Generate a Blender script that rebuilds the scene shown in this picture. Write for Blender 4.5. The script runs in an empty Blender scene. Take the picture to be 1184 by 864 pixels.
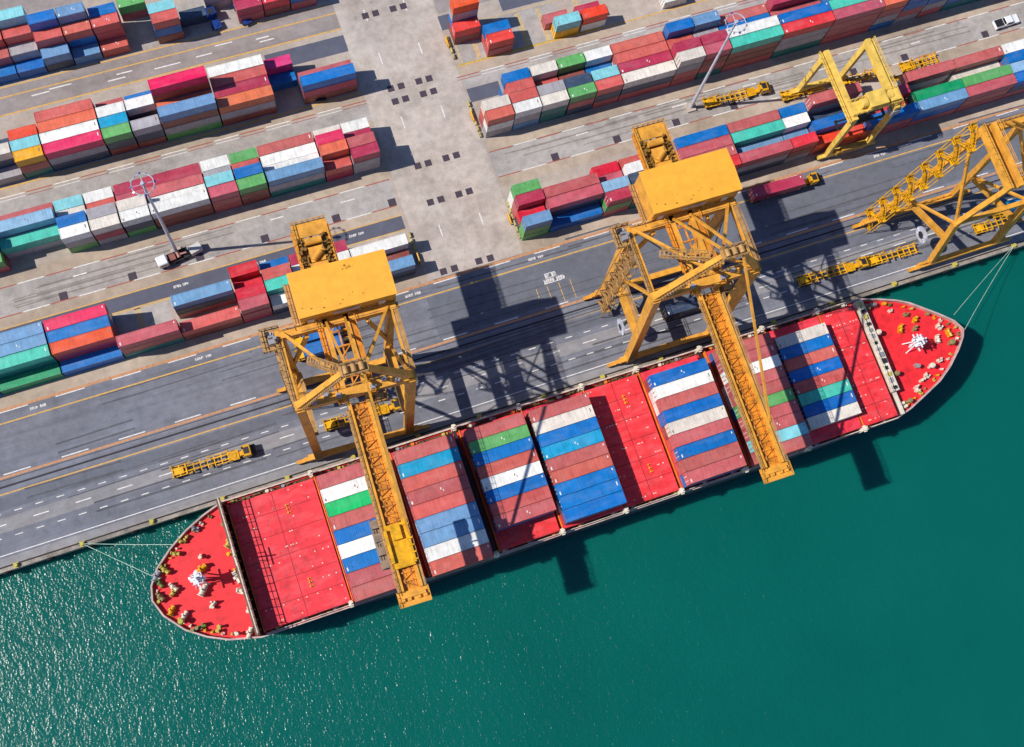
import bpy, bmesh, math, random
from mathutils import Vector, Matrix
random.seed(7)
S = bpy.context.scene
COL = S.collection
R = math.radians

# ------------------------------------------------------------------ materials
def lin(c):
    return tuple((v/255/12.92 if v/255 <= .04045 else ((v/255+.055)/1.055)**2.4) for v in c)
GAIN = 1.22
def new_mat(name):
    m = bpy.data.materials.new(name); m.use_nodes = True
    nt = m.node_tree; b = nt.nodes['Principled BSDF']
    return m, nt, b
def N(nt, t, **kw):
    n = nt.nodes.new(t)
    for k, v in kw.items(): setattr(n, k, v)
    return n
def L(nt, a, b): nt.links.new(a, b)
def coords(nt, scale=(1, 1, 1), rnd=False):
    tc = N(nt, 'ShaderNodeTexCoord'); mp = N(nt, 'ShaderNodeMapping')
    mp.inputs['Scale'].default_value = scale
    L(nt, tc.outputs['Object'], mp.inputs['Vector'])
    if rnd:
        oi = N(nt, 'ShaderNodeObjectInfo'); ml = N(nt, 'ShaderNodeMath', operation='MULTIPLY'); ml.inputs[1].default_value = 137.
        L(nt, oi.outputs['Random'], ml.inputs[0]); cx = N(nt, 'ShaderNodeCombineXYZ')
        for i in range(3): L(nt, ml.outputs[0], cx.inputs[i])
        L(nt, cx.outputs[0], mp.inputs['Location'])
    return mp.outputs[0]
def noise(nt, vec, scale, detail=3, rough=.55):
    n = N(nt, 'ShaderNodeTexNoise'); n.inputs['Scale'].default_value = scale
    n.inputs['Detail'].default_value = detail; n.inputs['Roughness'].default_value = rough
    L(nt, vec, n.inputs['Vector']); return n.outputs['Fac']
def ramp(nt, fac, stops):
    r = N(nt, 'ShaderNodeValToRGB'); e = r.color_ramp.elements
    while len(e) < len(stops): e.new(.5)
    for i, (p, c) in enumerate(stops):
        e[i].position = p; e[i].color = (c[0], c[1], c[2], 1) if hasattr(c, '__len__') else (c, c, c, 1)
    L(nt, fac, r.inputs['Fac']); return r.outputs['Color']
def mix(nt, fac, a, b, mode='MIX'):
    m = N(nt, 'ShaderNodeMix', data_type='RGBA', blend_type=mode)
    for sock, v in ((m.inputs[0], fac), (m.inputs[6], a), (m.inputs[7], b)):
        if hasattr(v, 'is_linked'): L(nt, v, sock)
        elif hasattr(v, '__len__'): sock.default_value = (v[0], v[1], v[2], 1)
        else: sock.default_value = v
    return m.outputs[2]

def paint(name, rgb, rough=.5, dirt=.25, rust=0., streak=0., jitter=0., metal=0., gain=GAIN):
    """weathered paint; rgb is the colour the sunlit paint shows, divided down to an albedo"""
    base = tuple(min(.82, v/gain) for v in lin(rgb))
    m, nt, b = new_mat(name)
    v = coords(nt, rnd=jitter > 0)
    col = base
    if jitter:
        oi = N(nt, 'ShaderNodeObjectInfo'); hs = N(nt, 'ShaderNodeHueSaturation')
        mr = N(nt, 'ShaderNodeMapRange'); mr.inputs[3].default_value = 1-jitter; mr.inputs[4].default_value = 1+jitter
        L(nt, oi.outputs['Random'], mr.inputs[0]); L(nt, mr.outputs[0], hs.inputs['Value'])
        mr2 = N(nt, 'ShaderNodeMapRange'); mr2.inputs[3].default_value = .5-jitter*.06; mr2.inputs[4].default_value = .5+jitter*.06
        fr = N(nt, 'ShaderNodeMath', operation='FRACT'); m7 = N(nt, 'ShaderNodeMath', operation='MULTIPLY'); m7.inputs[1].default_value = 7.3
        L(nt, oi.outputs['Random'], m7.inputs[0]); L(nt, m7.outputs[0], fr.inputs[0]); L(nt, fr.outputs[0], mr2.inputs[0])
        L(nt, mr2.outputs[0], hs.inputs['Hue'])
        hs.inputs['Color'].default_value = (*base, 1); col = hs.outputs[0]
    d = ramp(nt, noise(nt, v, .55, 5, .65), [(.3, 1-dirt), (.62, 1+dirt*.35)])
    col = mix(nt, 1., col, d, 'MULTIPLY')
    if streak:
        vs = coords(nt, (3.1, .3, .5), rnd=True)
        st = ramp(nt, noise(nt, vs, 1., 3, .7), [(.28, 1-streak), (.5, 1.), (.75, 1+streak*.8)])
        col = mix(nt, 1., col, st, 'MULTIPLY')
    if jitter:
        fd = ramp(nt, noise(nt, coords(nt, (.25, .7, .6), rnd=True), 1., 4, .6), [(.45, 0.), (.75, .34)])
        col = mix(nt, fd, col, tuple(min(.7, x*.75+.16) for x in base))
    if rust:
        rm = ramp(nt, noise(nt, v, 1.7, 6, .75), [(.62, 0.), (.74, rust)])
        col = mix(nt, rm, col, (.09, .04, .02))
    L(nt, col, b.inputs['Base Color'])
    b.inputs['Roughness'].default_value = rough; b.inputs['Metallic'].default_value = metal
    return m

def plain(name, rgb, rough=.6, metal=0.):
    return paint(name, rgb, rough, .3, metal=metal)

CC = dict(m=(200,98,98), c=(190,54,84), p=(200,90,104), K=(234,42,92), k=(250,14,100), M=(232,52,132), r=(226,30,52), R=(236,56,60),
          O=(242,80,38), o=(238,118,80), s=(214,100,90), n=(150,78,68), w=(246,245,240), W=(234,224,212), g=(176,172,178), l=(112,158,202),
          L=(146,188,222), b=(0,114,198), B=(0,166,216), v=(60,78,106), a=(140,216,226), t=(24,124,120), T=(76,206,182), e=(100,178,100),
          E=(10,160,104), G=(0,206,112), Y=(252,186,14))
CN = dict(m='maroon', c='crimson', p='dusty rose', K='raspberry', k='hot pink', M='magenta', r='bright red', R='red', O='orange red', o='orange',
          s='salmon', n='brown', w='white', W='cream', g='grey', l='steel blue', L='pale blue', b='blue', B='mid blue', v='navy', a='pale aqua', t='dark teal',
          T='turquoise', e='sage green', E='emerald green', G='vivid green', Y='yellow')
CM = {k: paint('container_paint_'+CN[k].replace(' ', '_'), v, .45, .2, .5 if k in 'gWlvnm' else .3, .22, .09) for k, v in CC.items()}
WHITE_MARK = plain('marking_white', (244,244,240), .5)
PLAT = paint('platform_tan', (190,146,88), .6, .45, .6)
SCUFF = plain('scuff_grey', (150,138,130), .7)
DARK = plain('dark_steel', (44,42,46), .5)
GREYST = plain('galvanised_steel', (176,176,182), .4, .3)
CRANE = paint('crane_yellow', (236,168,62), .45, .34, .7)
CRANE2 = paint('crane_orange_deck', (232,146,30), .65, .5, .6)
ROOFY = paint('house_roof_yellow', (255,184,58), .5, .12, .2)
RTGY = paint('yard_crane_yellow', (244,204,96), .45, .3, .55)
TRUCKY = paint('truck_yellow', (242,178,20), .4, .5, 1.)
GLASS = plain('cab_glass', (24,36,52), .08)
TYRE = plain('tyre_rubber', (26,26,28), .85)
BLUET = paint('truck_blue', (24,62,140), .4, .2)
WHITEP = paint('vehicle_white', (244,246,250), .35, .12)
DECK = paint('deck_red', (248,40,50), .6, .36, .5)
DECK2 = paint('hatch_red', (248,50,64), .6, .34, .35, .16, .05)
JOINT = paint('hatch_joint', (176,26,40), .6, .3)
HULL = paint('hull_dark', (58,44,62), .45, .3)
RIM = paint('bulwark_cream', (206,178,172), .5, .35, .4)
CREAM = paint('ship_cream', (236,226,206), .5, .3, .5)
KHAKI = paint('winch_khaki', (150,138,92), .4, .12)
OLIVE = paint('winch_olive', (200,186,84), .4, .12)
ORANGE = plain('hatch_edge_orange', (240,130,40))
LAMPM = plain('lamp_grey', (214,216,232), .35, .2)
ROPE = plain('rope', (186,214,196), .9)
CONCP = plain('precast_concrete', (196,184,170), .9)

def ground_mat(name, rgb, stain=.25, fine=.12, slabs=0, tint=(.9, .85, .8), streak=0., gain=1.15):
    base = tuple(v/gain for v in lin(rgb))
    m, nt, b = new_mat(name); v = coords(nt)
    big = ramp(nt, noise(nt, v, .06, 6, .62), [(.3, 1-stain), (.5, 1.), (.7, 1+stain*.55)])
    med = ramp(nt, noise(nt, v, .45, 6, .7), [(.3, 1-fine*1.6), (.6, 1+fine)])
    gr = ramp(nt, noise(nt, v, 5., 3, .7), [(.25, 1-fine*1.6), (.75, 1+fine*1.2)])
    col = mix(nt, 1., base, big, 'MULTIPLY'); col = mix(nt, 1., col, med, 'MULTIPLY'); col = mix(nt, 1., col, gr, 'MULTIPLY')
    warm = ramp(nt, noise(nt, v, .035, 3), [(.42, 0.), (.66, .75)])
    col = mix(nt, warm, col, mix(nt, 1., col, tint, 'MULTIPLY'))
    if streak:
        vs = coords(nt, (.018, .75, 1.))
        st = ramp(nt, noise(nt, vs, 1., 5, .65), [(.3, 1-streak), (.5, 1.), (.72, 1+streak*.7)])
        col = mix(nt, 1., col, st, 'MULTIPLY')
    pale = ramp(nt, noise(nt, coords(nt, (.11, .16, 1.)), 1., 6, .68), [(.54, 0.), (.72, .42)])
    col = mix(nt, pale, col, tuple(min(.6, x*1.5) for x in base))
    # oil spots
    sp = ramp(nt, noise(nt, v, .33, 2, .4), [(.72, 0.), (.79, .55)])
    col = mix(nt, sp, col, tuple(x*.45 for x in base))
    if slabs:
        br = N(nt, 'ShaderNodeTexBrick'); br.offset = 0.
        br.inputs['Scale'].default_value = 1.; br.inputs['Brick Width'].default_value = slabs; br.inputs['Row Height'].default_value = slabs*.8
        br.inputs['Mortar Size'].default_value = .03; br.inputs['Color1'].default_value = (1, 1, 1, 1); br.inputs['Color2'].default_value = (.975, .975, .985, 1)
        br.inputs['Mortar'].default_value = (.86, .85, .84, 1)
        L(nt, v, br.inputs['Vector']); col = mix(nt, 1., col, br.outputs['Color'], 'MULTIPLY')
    L(nt, col, b.inputs['Base Color']); b.inputs['Roughness'].default_value = .92
    bp = N(nt, 'ShaderNodeBump'); bp.inputs['Strength'].default_value = .25; bp.inputs['Distance'].default_value = .03
    L(nt, noise(nt, v, 7., 4), bp.inputs['Height']); L(nt, bp.outputs[0], b.inputs['Normal'])
    return m
CONC = ground_mat('concrete_yard', (180,168,158), .2, .1, 6.)
CONCT = ground_mat('concrete_tan', (180,164,148), .28, .1, 0)
CONCG = ground_mat('concrete_grey', (172,167,164), .28, .14, 5.2)
CONCL = ground_mat('concrete_apron', (190,179,171), .3, .13, 7.5)
ASPH = ground_mat('asphalt_quay', (118,121,133), .2, .12, 0, (1.05, 1., .95), .2)
ASPHD = ground_mat('asphalt_dark', (90,93,110), .1, .08, 0, (1.04, 1., .96))
ASPHP = ground_mat('asphalt_patch', (104,108,120), .16, .1, 0, (1.05, 1., .95))
ASPHL = ground_mat('asphalt_worn', (144,143,147), .2, .1, 0, (1.05, 1., .95), .14)
ASPHR = ground_mat('asphalt_road', (150,141,140), .2, .1, 0, (1.05, 1., .95), .1)
QUAYC = ground_mat('quay_concrete', (158,150,140), .4, .25, 3.)
def mark_mat(name, rgb):
    m, nt, b = new_mat(name); v = coords(nt); base = tuple(x/1.2 for x in lin(rgb))
    w = ramp(nt, noise(nt, v, 1.4, 6, .75), [(.32, .62), (.55, 1.)])
    L(nt, mix(nt, 1., base, w, 'MULTIPLY'), b.inputs['Base Color']); b.inputs['Roughness'].default_value = .8
    return m
MW = mark_mat('line_white', (236,232,230)); MY = mark_mat('line_yellow', (226,178,96)); MO = mark_mat('line_orange', (206,150,108)); MR = mark_mat('line_red', (176,92,78))
MD = mark_mat('rail_dark', (46,44,52)); PLATE = mark_mat('drain_steel', (74,62,76)); MYD = mark_mat('line_dull_yellow', (190,172,60)); SHOE = mark_mat('kerb_tan', (204,180,140))
STAIN = mark_mat('tyre_dark', (128,120,118))

def water_mat():
    m, nt, b = new_mat('sea_water'); v = coords(nt)
    patch = ramp(nt, noise(nt, v, .018, 4, .6), [(.3, (.0008,.087,.073)), (.7, (.0014,.107,.088))])
    mp = N(nt, 'ShaderNodeMapping'); mp.inputs['Rotation'].default_value = (0, 0, R(22)); mp.inputs['Scale'].default_value = (1., .62, 1.)
    tc = N(nt, 'ShaderNodeTexCoord'); L(nt, tc.outputs['Object'], mp.inputs['Vector'])
    n1 = noise(nt, mp.outputs[0], .75, 2, .5); n2 = noise(nt, mp.outputs[0], 2.3, 2, .5)
    a = N(nt, 'ShaderNodeMath', operation='MULTIPLY_ADD'); a.inputs[1].default_value = 1.5; L(nt, n1, a.inputs[0]); L(nt, n2, a.inputs[2])
    bp = N(nt, 'ShaderNodeBump'); bp.inputs['Strength'].default_value = 1.; bp.inputs['Distance'].default_value = .142
    L(nt, a.outputs[0], bp.inputs['Height'])
    bp2 = N(nt, 'ShaderNodeBump'); bp2.inputs['Strength'].default_value = .1; bp2.inputs['Distance'].default_value = .36; L(nt, a.outputs[0], bp2.inputs['Height'])
    d0 = N(nt, 'ShaderNodeBsdfDiffuse'); L(nt, patch, d0.inputs['Color']); L(nt, bp2.outputs[0], d0.inputs['Normal'])
    ss = N(nt, 'ShaderNodeSubsurfaceScattering'); ss.falloff = 'BURLEY'; L(nt, patch, ss.inputs['Color']); ss.inputs['Scale'].default_value = 1.; ss.inputs['Radius'].default_value = (.8, 2.2, 1.8)
    df = N(nt, 'ShaderNodeMixShader'); df.inputs[0].default_value = .7; L(nt, d0.outputs[0], df.inputs[1]); L(nt, ss.outputs[0], df.inputs[2])
    gl = N(nt, 'ShaderNodeBsdfGlossy'); gl.inputs['Roughness'].default_value = .23; gl.inputs['Color'].default_value = (1, 1, 1, 1); L(nt, bp.outputs[0], gl.inputs['Normal'])
    fr = N(nt, 'ShaderNodeFresnel'); fr.inputs['IOR'].default_value = 1.33; L(nt, bp.outputs[0], fr.inputs['Normal'])
    ms = N(nt, 'ShaderNodeMixShader'); L(nt, fr.outputs[0], ms.inputs[0]); L(nt, df.outputs[0], ms.inputs[1]); L(nt, gl.outputs[0], ms.inputs[2])
    L(nt, ms.outputs[0], nt.nodes['Material Output'].inputs['Surface']); nt.nodes.remove(b)
    return m
WATER = water_mat()

# ------------------------------------------------------------------ mesh tools
class MB:
    """collects shapes, builds ONE mesh object"""
    def __init__(s): s.bm = bmesh.new(); s.mi = 0
    def _f(s, vs, fs):
        bv = [s.bm.verts.new(v) for v in vs]
        for f in fs:
            try: s.bm.faces.new([bv[i] for i in f]).material_index = s.mi
            except ValueError: pass
    def box(s, c, d, M=None):
        x, y, z = c; a, b, h = d[0]/2, d[1]/2, d[2]/2
        vs = [Vector((x+i*a, y+j*b, z+k*h)) for k in (-1, 1) for j in (-1, 1) for i in (-1, 1)]
        if M is not None: vs = [M @ v for v in vs]
        s._f(vs, [(0,2,3,1), (4,5,7,6), (0,1,5,4), (2,6,7,3), (0,4,6,2), (1,3,7,5)]); return s
    def rng(s, x0, x1, y0, y1, z0, z1): return s.box(((x0+x1)/2, (y0+y1)/2, (z0+z1)/2), (abs(x1-x0), abs(y1-y0), abs(z1-z0)))
    def beam(s, p, q, w, h, w2=None, h2=None):
        p, q = Vector(p), Vector(q); d = (q-p); ln = d.length; d.normalize()
        up = Vector((0, 0, 1)) if abs(d.z) < .9 else Vector((0, 1, 0))
        u = d.cross(up).normalized(); t = u.cross(d).normalized()
        w2 = w2 or w; h2 = h2 or h
        vs = []
        for c, a, b in ((p, w, h), (q, w2, h2)):
            vs += [c-u*a/2-t*b/2, c+u*a/2-t*b/2, c+u*a/2+t*b/2, c-u*a/2+t*b/2]
        s._f(vs, [(0,1,2,3), (7,6,5,4), (0,4,5,1), (1,5,6,2), (2,6,7,3), (3,7,4,0)]); return s
    def tube(s, p, q, r, r2=None, n=8):
        p, q = Vector(p), Vector(q); d = (q-p).normalized(); r2 = r if r2 is None else r2
        up = Vector((0, 0, 1)) if abs(d.z) < .9 else Vector((0, 1, 0))
        u = d.cross(up).normalized(); t = u.cross(d)
        vs = [c+(u*math.cos(6.2832*i/n)+t*math.sin(6.2832*i/n))*rr for c, rr in ((p, r), (q, r2)) for i in range(n)]
        s._f(vs, [tuple(range(n))[::-1], tuple(range(n, 2*n))]+[(i, (i+1) % n, n+(i+1) % n, n+i) for i in range(n)]); return s
    def poly(s, pts, z0, z1):
        n = len(pts); vs = [(x, y, z0) for x, y in pts]+[(x, y, z1) for x, y in pts]
        s._f(vs, [tuple(range(n))[::-1], tuple(range(n, 2*n))]+[(i, (i+1) % n, n+(i+1) % n, n+i) for i in range(n)]); return s
    def quad(s, x0, x1, y0, y1, z): s._f([(x0,y0,z), (x1,y0,z), (x1,y1,z), (x0,y1,z)], [(0,1,2,3)]); return s
    def rail(s, pts, h=1.1, r=.06, step=1.6):
        for a, b in zip(pts, pts[1:]):
            a, b = Vector(a), Vector(b); n = max(1, int((b-a).length/step)); up = Vector((0, 0, h))
            s.beam(a+up, b+up, r*2, r*2); s.beam(a+up*.5, b+up*.5, r*1.4, r*1.4)
            for i in range(n+1):
                p = a+(b-a)*i/n; s.beam(p, p+up, r*2, r*2)
        return s
    def build(s, name, mats, parent=None, bevel=0., smooth=False):
        me = bpy.data.meshes.new(name)
        bmesh.ops.recalc_face_normals(s.bm, faces=s.bm.faces[:])
        if bevel:
            bmesh.ops.bevel(s.bm, geom=s.bm.edges[:], offset=bevel, segments=1, affect='EDGES', clamp_overlap=True)
        s.bm.to_mesh(me); s.bm.free()
        for m in (mats if isinstance(mats, (list, tuple)) else [mats]): me.materials.append(m)
        o = bpy.data.objects.new(name, me); COL.objects.link(o)
        if parent: o.parent = parent
        if smooth:
            for p in me.polygons: p.use_smooth = True
        return o
def tag(o, label=None, cat=None, group=None, kind=None):
    if label: o['label'] = label
    if cat: o['category'] = cat
    if group: o['group'] = group
    if kind: o['kind'] = kind
    return o
def empty(name, loc, rz=0):
    o = bpy.data.objects.new(name, None); COL.objects.link(o); o.location = loc; o.rotation_euler = (0, 0, rz); o.empty_display_size = .5
    return o
def kids(o): return [c for c in bpy.data.objects if c.parent == o]
def copy_tree(o, parent=None):
    c = o.copy(); COL.objects.link(c); c.parent = parent
    for ch in o_children[o.name] if o.name in o_children else kids(o): copy_tree(ch, c)
    return c
o_children = {}

# ------------------------------------------------------------------ camera, light, world
cam = bpy.data.cameras.new('camera'); co = bpy.data.objects.new('camera', cam); COL.objects.link(co); S.camera = co
r0 = Vector((0.93992, -0.32658, 0.09946)); r1 = Vector((-0.29624, -0.92503, -0.23782)); r2 = Vector((0.16967, 0.19406, -0.96620))
M = Matrix((r0, -r1, -r2)).transposed().to_4x4(); M.translation = Vector((-45.306, -51.820, 258.))
co.matrix_world = M; cam.sensor_width = 36.; cam.lens = 36*1400/1184; cam.clip_end = 20000.; cam.clip_start = 1.
SX, SY = .88, -.17
sun = bpy.data.lights.new('sun', 'SUN'); so = bpy.data.objects.new('sun', sun); COL.objects.link(so)
sd = Vector((-SX, -SY, 1.)).normalized()
so.rotation_euler = sd.to_track_quat('Z', 'Y').to_euler(); sun.energy = 4.5; sun.angle = R(.5); sun.color = (1., .94, .85)
W = bpy.data.worlds.new('World'); S.world = W; W.use_nodes = True
nt = W.node_tree; sky = nt.nodes.new('ShaderNodeTexSky'); sky.sky_type = 'NISHITA'; sky.sun_disc = False; sky.ozone_density = 8.; sky.air_density = 1.; sky.dust_density = .3
sky.sun_elevation = math.asin(sd.z); sky.sun_rotation = math.atan2(sd.x, sd.y)
nt.links.new(sky.outputs[0], nt.nodes['Background'].inputs[0]); nt.nodes['Background'].inputs[1].default_value = .092
S.view_settings.view_transform = 'Standard'; S.view_settings.look = 'None'; S.view_settings.exposure = .2; S.view_settings.gamma = 1.
S.render.engine = 'CYCLES'

# ------------------------------------------------------------------ ground, quay, sea
def struct(name, mb, mat):
    o = mb.build(name, mat); o['kind'] = 'structure'; return o
SEA = -3.5; QY = -7.3
struct('sea', MB().quad(-6000, 6000, -8000, QY+.4, SEA), WATER)
struct('ground', MB().rng(-6000, 6000, QY, 9000, -6, 0), CONC)
struct('quay_edge', MB().rng(-500, 500, QY-.35, -6.45, -1.4, .03), QUAYC)
def sheets(name, mat, lst, z):
    mb = MB()
    for a in lst: mb.quad(*a, z)
    return struct(name, mb, mat)
sheets('quay_road', ASPH, [(-500, 500, -6.4, 25.3)], .004)
sheets('resurfaced_asphalt', ASPHP, [(-12.6, 200, 12.4, 22.0), (-500, 500, 4.6, 7.4)], .008)
sheets('worn_lane', ASPHL, [(-500, 500, .2, 3.1)], .008)
sheets('quay_margin', ASPHL, [(-500, 500, -6.4, -4.9)], .008)
sheets('kerb_lane', CONCT, [(-500, 500, 25.75, 28.3)], .004)
sheets('service_lane', ASPHD, [(-400, -11.9, 38.9, 42.4), (-30, -10.6, 84.6, 88.9), (12.2, 20, 64.2, 67.7), (10.5, 19, 83.6, 87.4), (27, 60, 84.5, 88)], .004)
sheets('yard_road', CONCG, [(-400, -11.8, 45.0, 51.4), (12., 400, 44.8, 51.2), (-400, -11, 66.5, 71.1), (12, 400, 67.8, 71.)], .004)
sheets('north_road', ASPHR, [(-400, -11., 90.5, 97.), (12, 400, 88., 96.), (-400, -11, 113.5, 140)], .004)
sheets('verge', CONCT, [(-400, -11.8, 42.5, 44.9), (12., 400, 42.2, 44.7), (-400, -11, 51.5, 54.4), (12, 400, 51.3, 54.2), (-400, -11, 71.2, 73.6), (12, 400, 71.2, 73.4), (-400, -11, 64.5, 66.5)], .006)
sheets('cross_road', CONCL, [(-11., 11.6, 25.8, 140)], .010)
sheets('slab_bay', CONCG, [(-79, -66, 29, 38.4), (13, 40, 74.3, 83.5), (-58, -26, 98, 107)], .012)
def line(x0, x1, y, w, z=.016): return (x0, x1, y-w/2, y+w/2, z)
def marks(name, mat, lst):
    mb = MB()
    for a in lst: mb.quad(*a)
    return struct(name, mb, mat)
marks('yellow_line', MY, [line(-500, 500, 7.9, .28), line(-500, 500, 22.45, .3), line(-500, -11, 94.8, .3), line(-500, -11, 90.55, .35), line(-500, -11, 73.65, .35), line(12, 400, 73.8, .35),
      line(-500, -11.8, 42.42, .25), line(-500, -11.8, 38.95, .25), line(-500, -11.5, 97.2, .3)])
marks('orange_line', MO, [line(-500, 500, 25.3, .6), line(-500, 500, 11.25, .5)])
marks('edge_line', MW, [line(-500, 500, -4.4, .2)])
marks('crane_rail', MD, [line(-500, 500, -6.7, .34, .034), line(-500, 500, 9.35, .38, .03), line(-500, 500, 10.7, .12, .03)])
ds = []
for i in range(-60, 60):
    ds += [line(i*4.35, i*4.35+1.6, -.95, .2), line(i*4.35+1, i*4.35+2.6, 4.0, .2)]
    if i % 2 == 0: ds.append(line(i*4.35, i*4.35+3.2, 1.7, .24))
    if i % 3 == 0: ds += [line(i*4.0, i*4.0+5.6, 11.85, .26), line(i*4.0+2, i*4.0+8.2, 24.85, .24)]
for x0, x1, y in ((-82, -78, 93.5), (-78, -73, 94.0), (-65.2, -61.2, 92.3), (-62.9, -59.4, 93.4), (-54.5, -48.5, 92.4), (-44.8, -41.1, 92.7), (-40, -36, 94.2), (-30, -26.5, 92.4), (-30.5, -27.5, 93.3),
                  (57.5, 61.4, 49.6), (33, 36, 49.4), (76, 79.5, 49.8), (95.5, 99, 48.6), (121, 123.4, 48.6), (-84, -81, 49.6), (-40, -37, 49.8), (-24, -20.6, 49.2)): ds.append(line(x0, x1, y, .3))
for x in (-4.5, 4.7):
    for y in (34.8, 62.4, 79.2, 90.8, 103): ds.append((x-.14+.5*(x > 0), x+.14+.5*(x > 0), y, y+3., .016))
marks('white_dash', MW, ds)
wl, rl = [], []
for y, x0, x1, dbl in ((51.45, -400, -11.8, 0), (44.95, -400, -12.2, 0), (71.5, -400, -11, 1), (51.2, 12.2, 400, 0), (44.75, 12.2, 400, 0), (71.1, 11, 400, 1)):
    x = x0 if x0 > 0 else x1; sg = 1 if x0 > 0 else -1; i = 0
    while abs(x) < 170:
        a, b = sorted((x, x+sg*5.6)); (rl if i % 2 == 0 else wl).append(line(a, b, y, .24))
        if dbl: (wl if i % 2 else rl).append(line(a, b, y-.75, .16))
        x += sg*6.; i += 1
marks('red_kerb_line', MR, rl); marks('white_kerb_line', MW, wl)
# lane words and bay signs painted on the road as worn blocks of strokes
tx = []
rwd = random.Random(12)
def word(x, y, n, h=.62, w=.36):
    cx = x
    for i in range(n):
        ww = w*rwd.uniform(.8, 1.15)
        if i != n//2:
            tx.append((cx, cx+ww*.36, y, y+h, .016)); tx.append((cx+ww*.36, cx+ww*.8, y+h*rwd.choice([0, .35, .7]), y+h*rwd.choice([.75, 1.]), .016)); tx.append((cx+ww*.7, cx+ww, y+h*rwd.choice([0, .3]), y+h*rwd.choice([.7, 1]), .016))
        cx += ww*1.22
for x in (-99.6, -64.3, -35, -16.9, 12.2, 40, 70, 100): word(x, 23.5, 8)
for x in (-96, -64.3, -24.5, -47): word(x, 40.6, 8)
word(13.9, 17.3, 10, 1., .42); word(14.5, 18.5, 5, 1.1, .42)
tx += [(13.8, 17.9, 17.2, 17.36, .017), (14.5, 16.8, 18.45, 18.6, .017), (14.5, 16.7, 19.45, 19.6, .017)]
marks('lane_lettering', MW, tx)
marks('bay_tick', MY, [(x, x+.16, y0, y1, .016) for x, y0, y1 in ((11.5, 14.6, 16.8), (14.1, 13.4, 16.7), (16.9, 12.2, 16.7), (19.6, 12.2, 16.8))])
marks('ground_strip', SHOE, [(-73.6, -72.2, 33., 38.6, .018), (-79, -65.6, 38.4, 38.75, .018), (17.2, 18.4, 74.4, 78.6, .018), (29.3, 30.7, 74.3, 83, .018), (34.6, 35.6, 74.3, 83, .018), (44, 45.2, 74.3, 83, .018), (13.2, 13.6, 74.2, 84, .018), (13.2, 46, 83.6, 83.9, .018)])
marks('dull_yellow_line', MYD, [line(12.8, 48, 74.05, .25, .02)])
TYM = ground_mat('tyre_rubber_mark', (92,93,101), .2, .15); TYC = ground_mat('tyre_mark_pale', (140,133,128), .25, .15)
rt = random.Random(17)
def strokes(name, mat, lst, z):
    mb = MB()
    for pts, w in lst:
        for (x0, y0), (x1, y1) in zip(pts, pts[1:]):
            d = Vector((x1-x0, y1-y0)).normalized(); n_ = Vector((-d.y, d.x))*w/2
            mb._f([(x0-n_.x, y0-n_.y, z), (x1-n_.x, y1-n_.y, z), (x1+n_.x, y1+n_.y, z), (x0+n_.x, y0+n_.y, z)], [(0, 1, 2, 3)])
        z += .00006
    return struct(name, mb, mat)
st_ = []
for i in range(46):
    y = rt.choice([-2.4, -1.2, 2.6, 5.3, 6.4, 13.5, 15.6, 17.8, 20.1, 23.6])+rt.uniform(-.6, .6); x = rt.uniform(-112, 130); l_ = rt.uniform(8, 38); dy = rt.uniform(-.5, .5); w = rt.uniform(.18, .42)
    for o_ in (0, 1.9): st_.append(([(x, y+o_), (x+l_*.5, y+o_+dy*.4), (x+l_, y+o_+dy)], w))
strokes('tyre_marks', TYM, st_, .0125)
st_ = []
for i in range(22):
    y = rt.choice([46.5, 48, 49.7])+rt.uniform(-.4, .4); x = rt.choice([rt.uniform(-105, -40), rt.uniform(14, 110)]); l_ = rt.uniform(10, 28)
    for o_ in (0, 1.7): st_.append(([(x, y+o_*.8), (x+l_, y+o_*.8+rt.uniform(-.3, .3))], rt.uniform(.15, .35)))
strokes('tyre_marks', TYC, st_, .0125)
plate0 = None
pl = [(x, y) for y in (72.75, 69.4, 52.7, 43.45, 92.2, 109) for x in (-4.6, -2.1, 2.2, 4.7)]+[(1.4, 26.9), (4.1, 26.8), (-7, 26.9), (-4.4, 26.9)]
big = [(x, 45.95) for x in (-12.9, -26, -42.4, -57.1, -72, -87, -102)]+[(x, 45.75) for x in (26.5, 42, 57.1, 72, 104, 118, 140.5)]
for x, y in pl+big:
    s = 1.0 if (x, y) in pl else 1.15
    if plate0 is None:
        mb = MB(); mb.box((0, 0, .03), (1.5, 1.5, .06)); mb.box((0, 0, .07), (1.3, 1.3, .03)); o = plate0 = mb.build('drain_plate', PLATE)
    else: o = plate0.copy(); COL.objects.link(o)
    o.location = (x, y, 0.01); o.scale = (s, s, 1)
    if (x, y) in pl: tag(o, 'dark square steel drain plate among the rows crossing the pale cross road', 'drain plate', 'small drain plates on the cross road')
    else: tag(o, 'larger dark square drain plate beside a red and white yard lane line', 'drain plate', 'large drain plates along the yard lanes')

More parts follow.
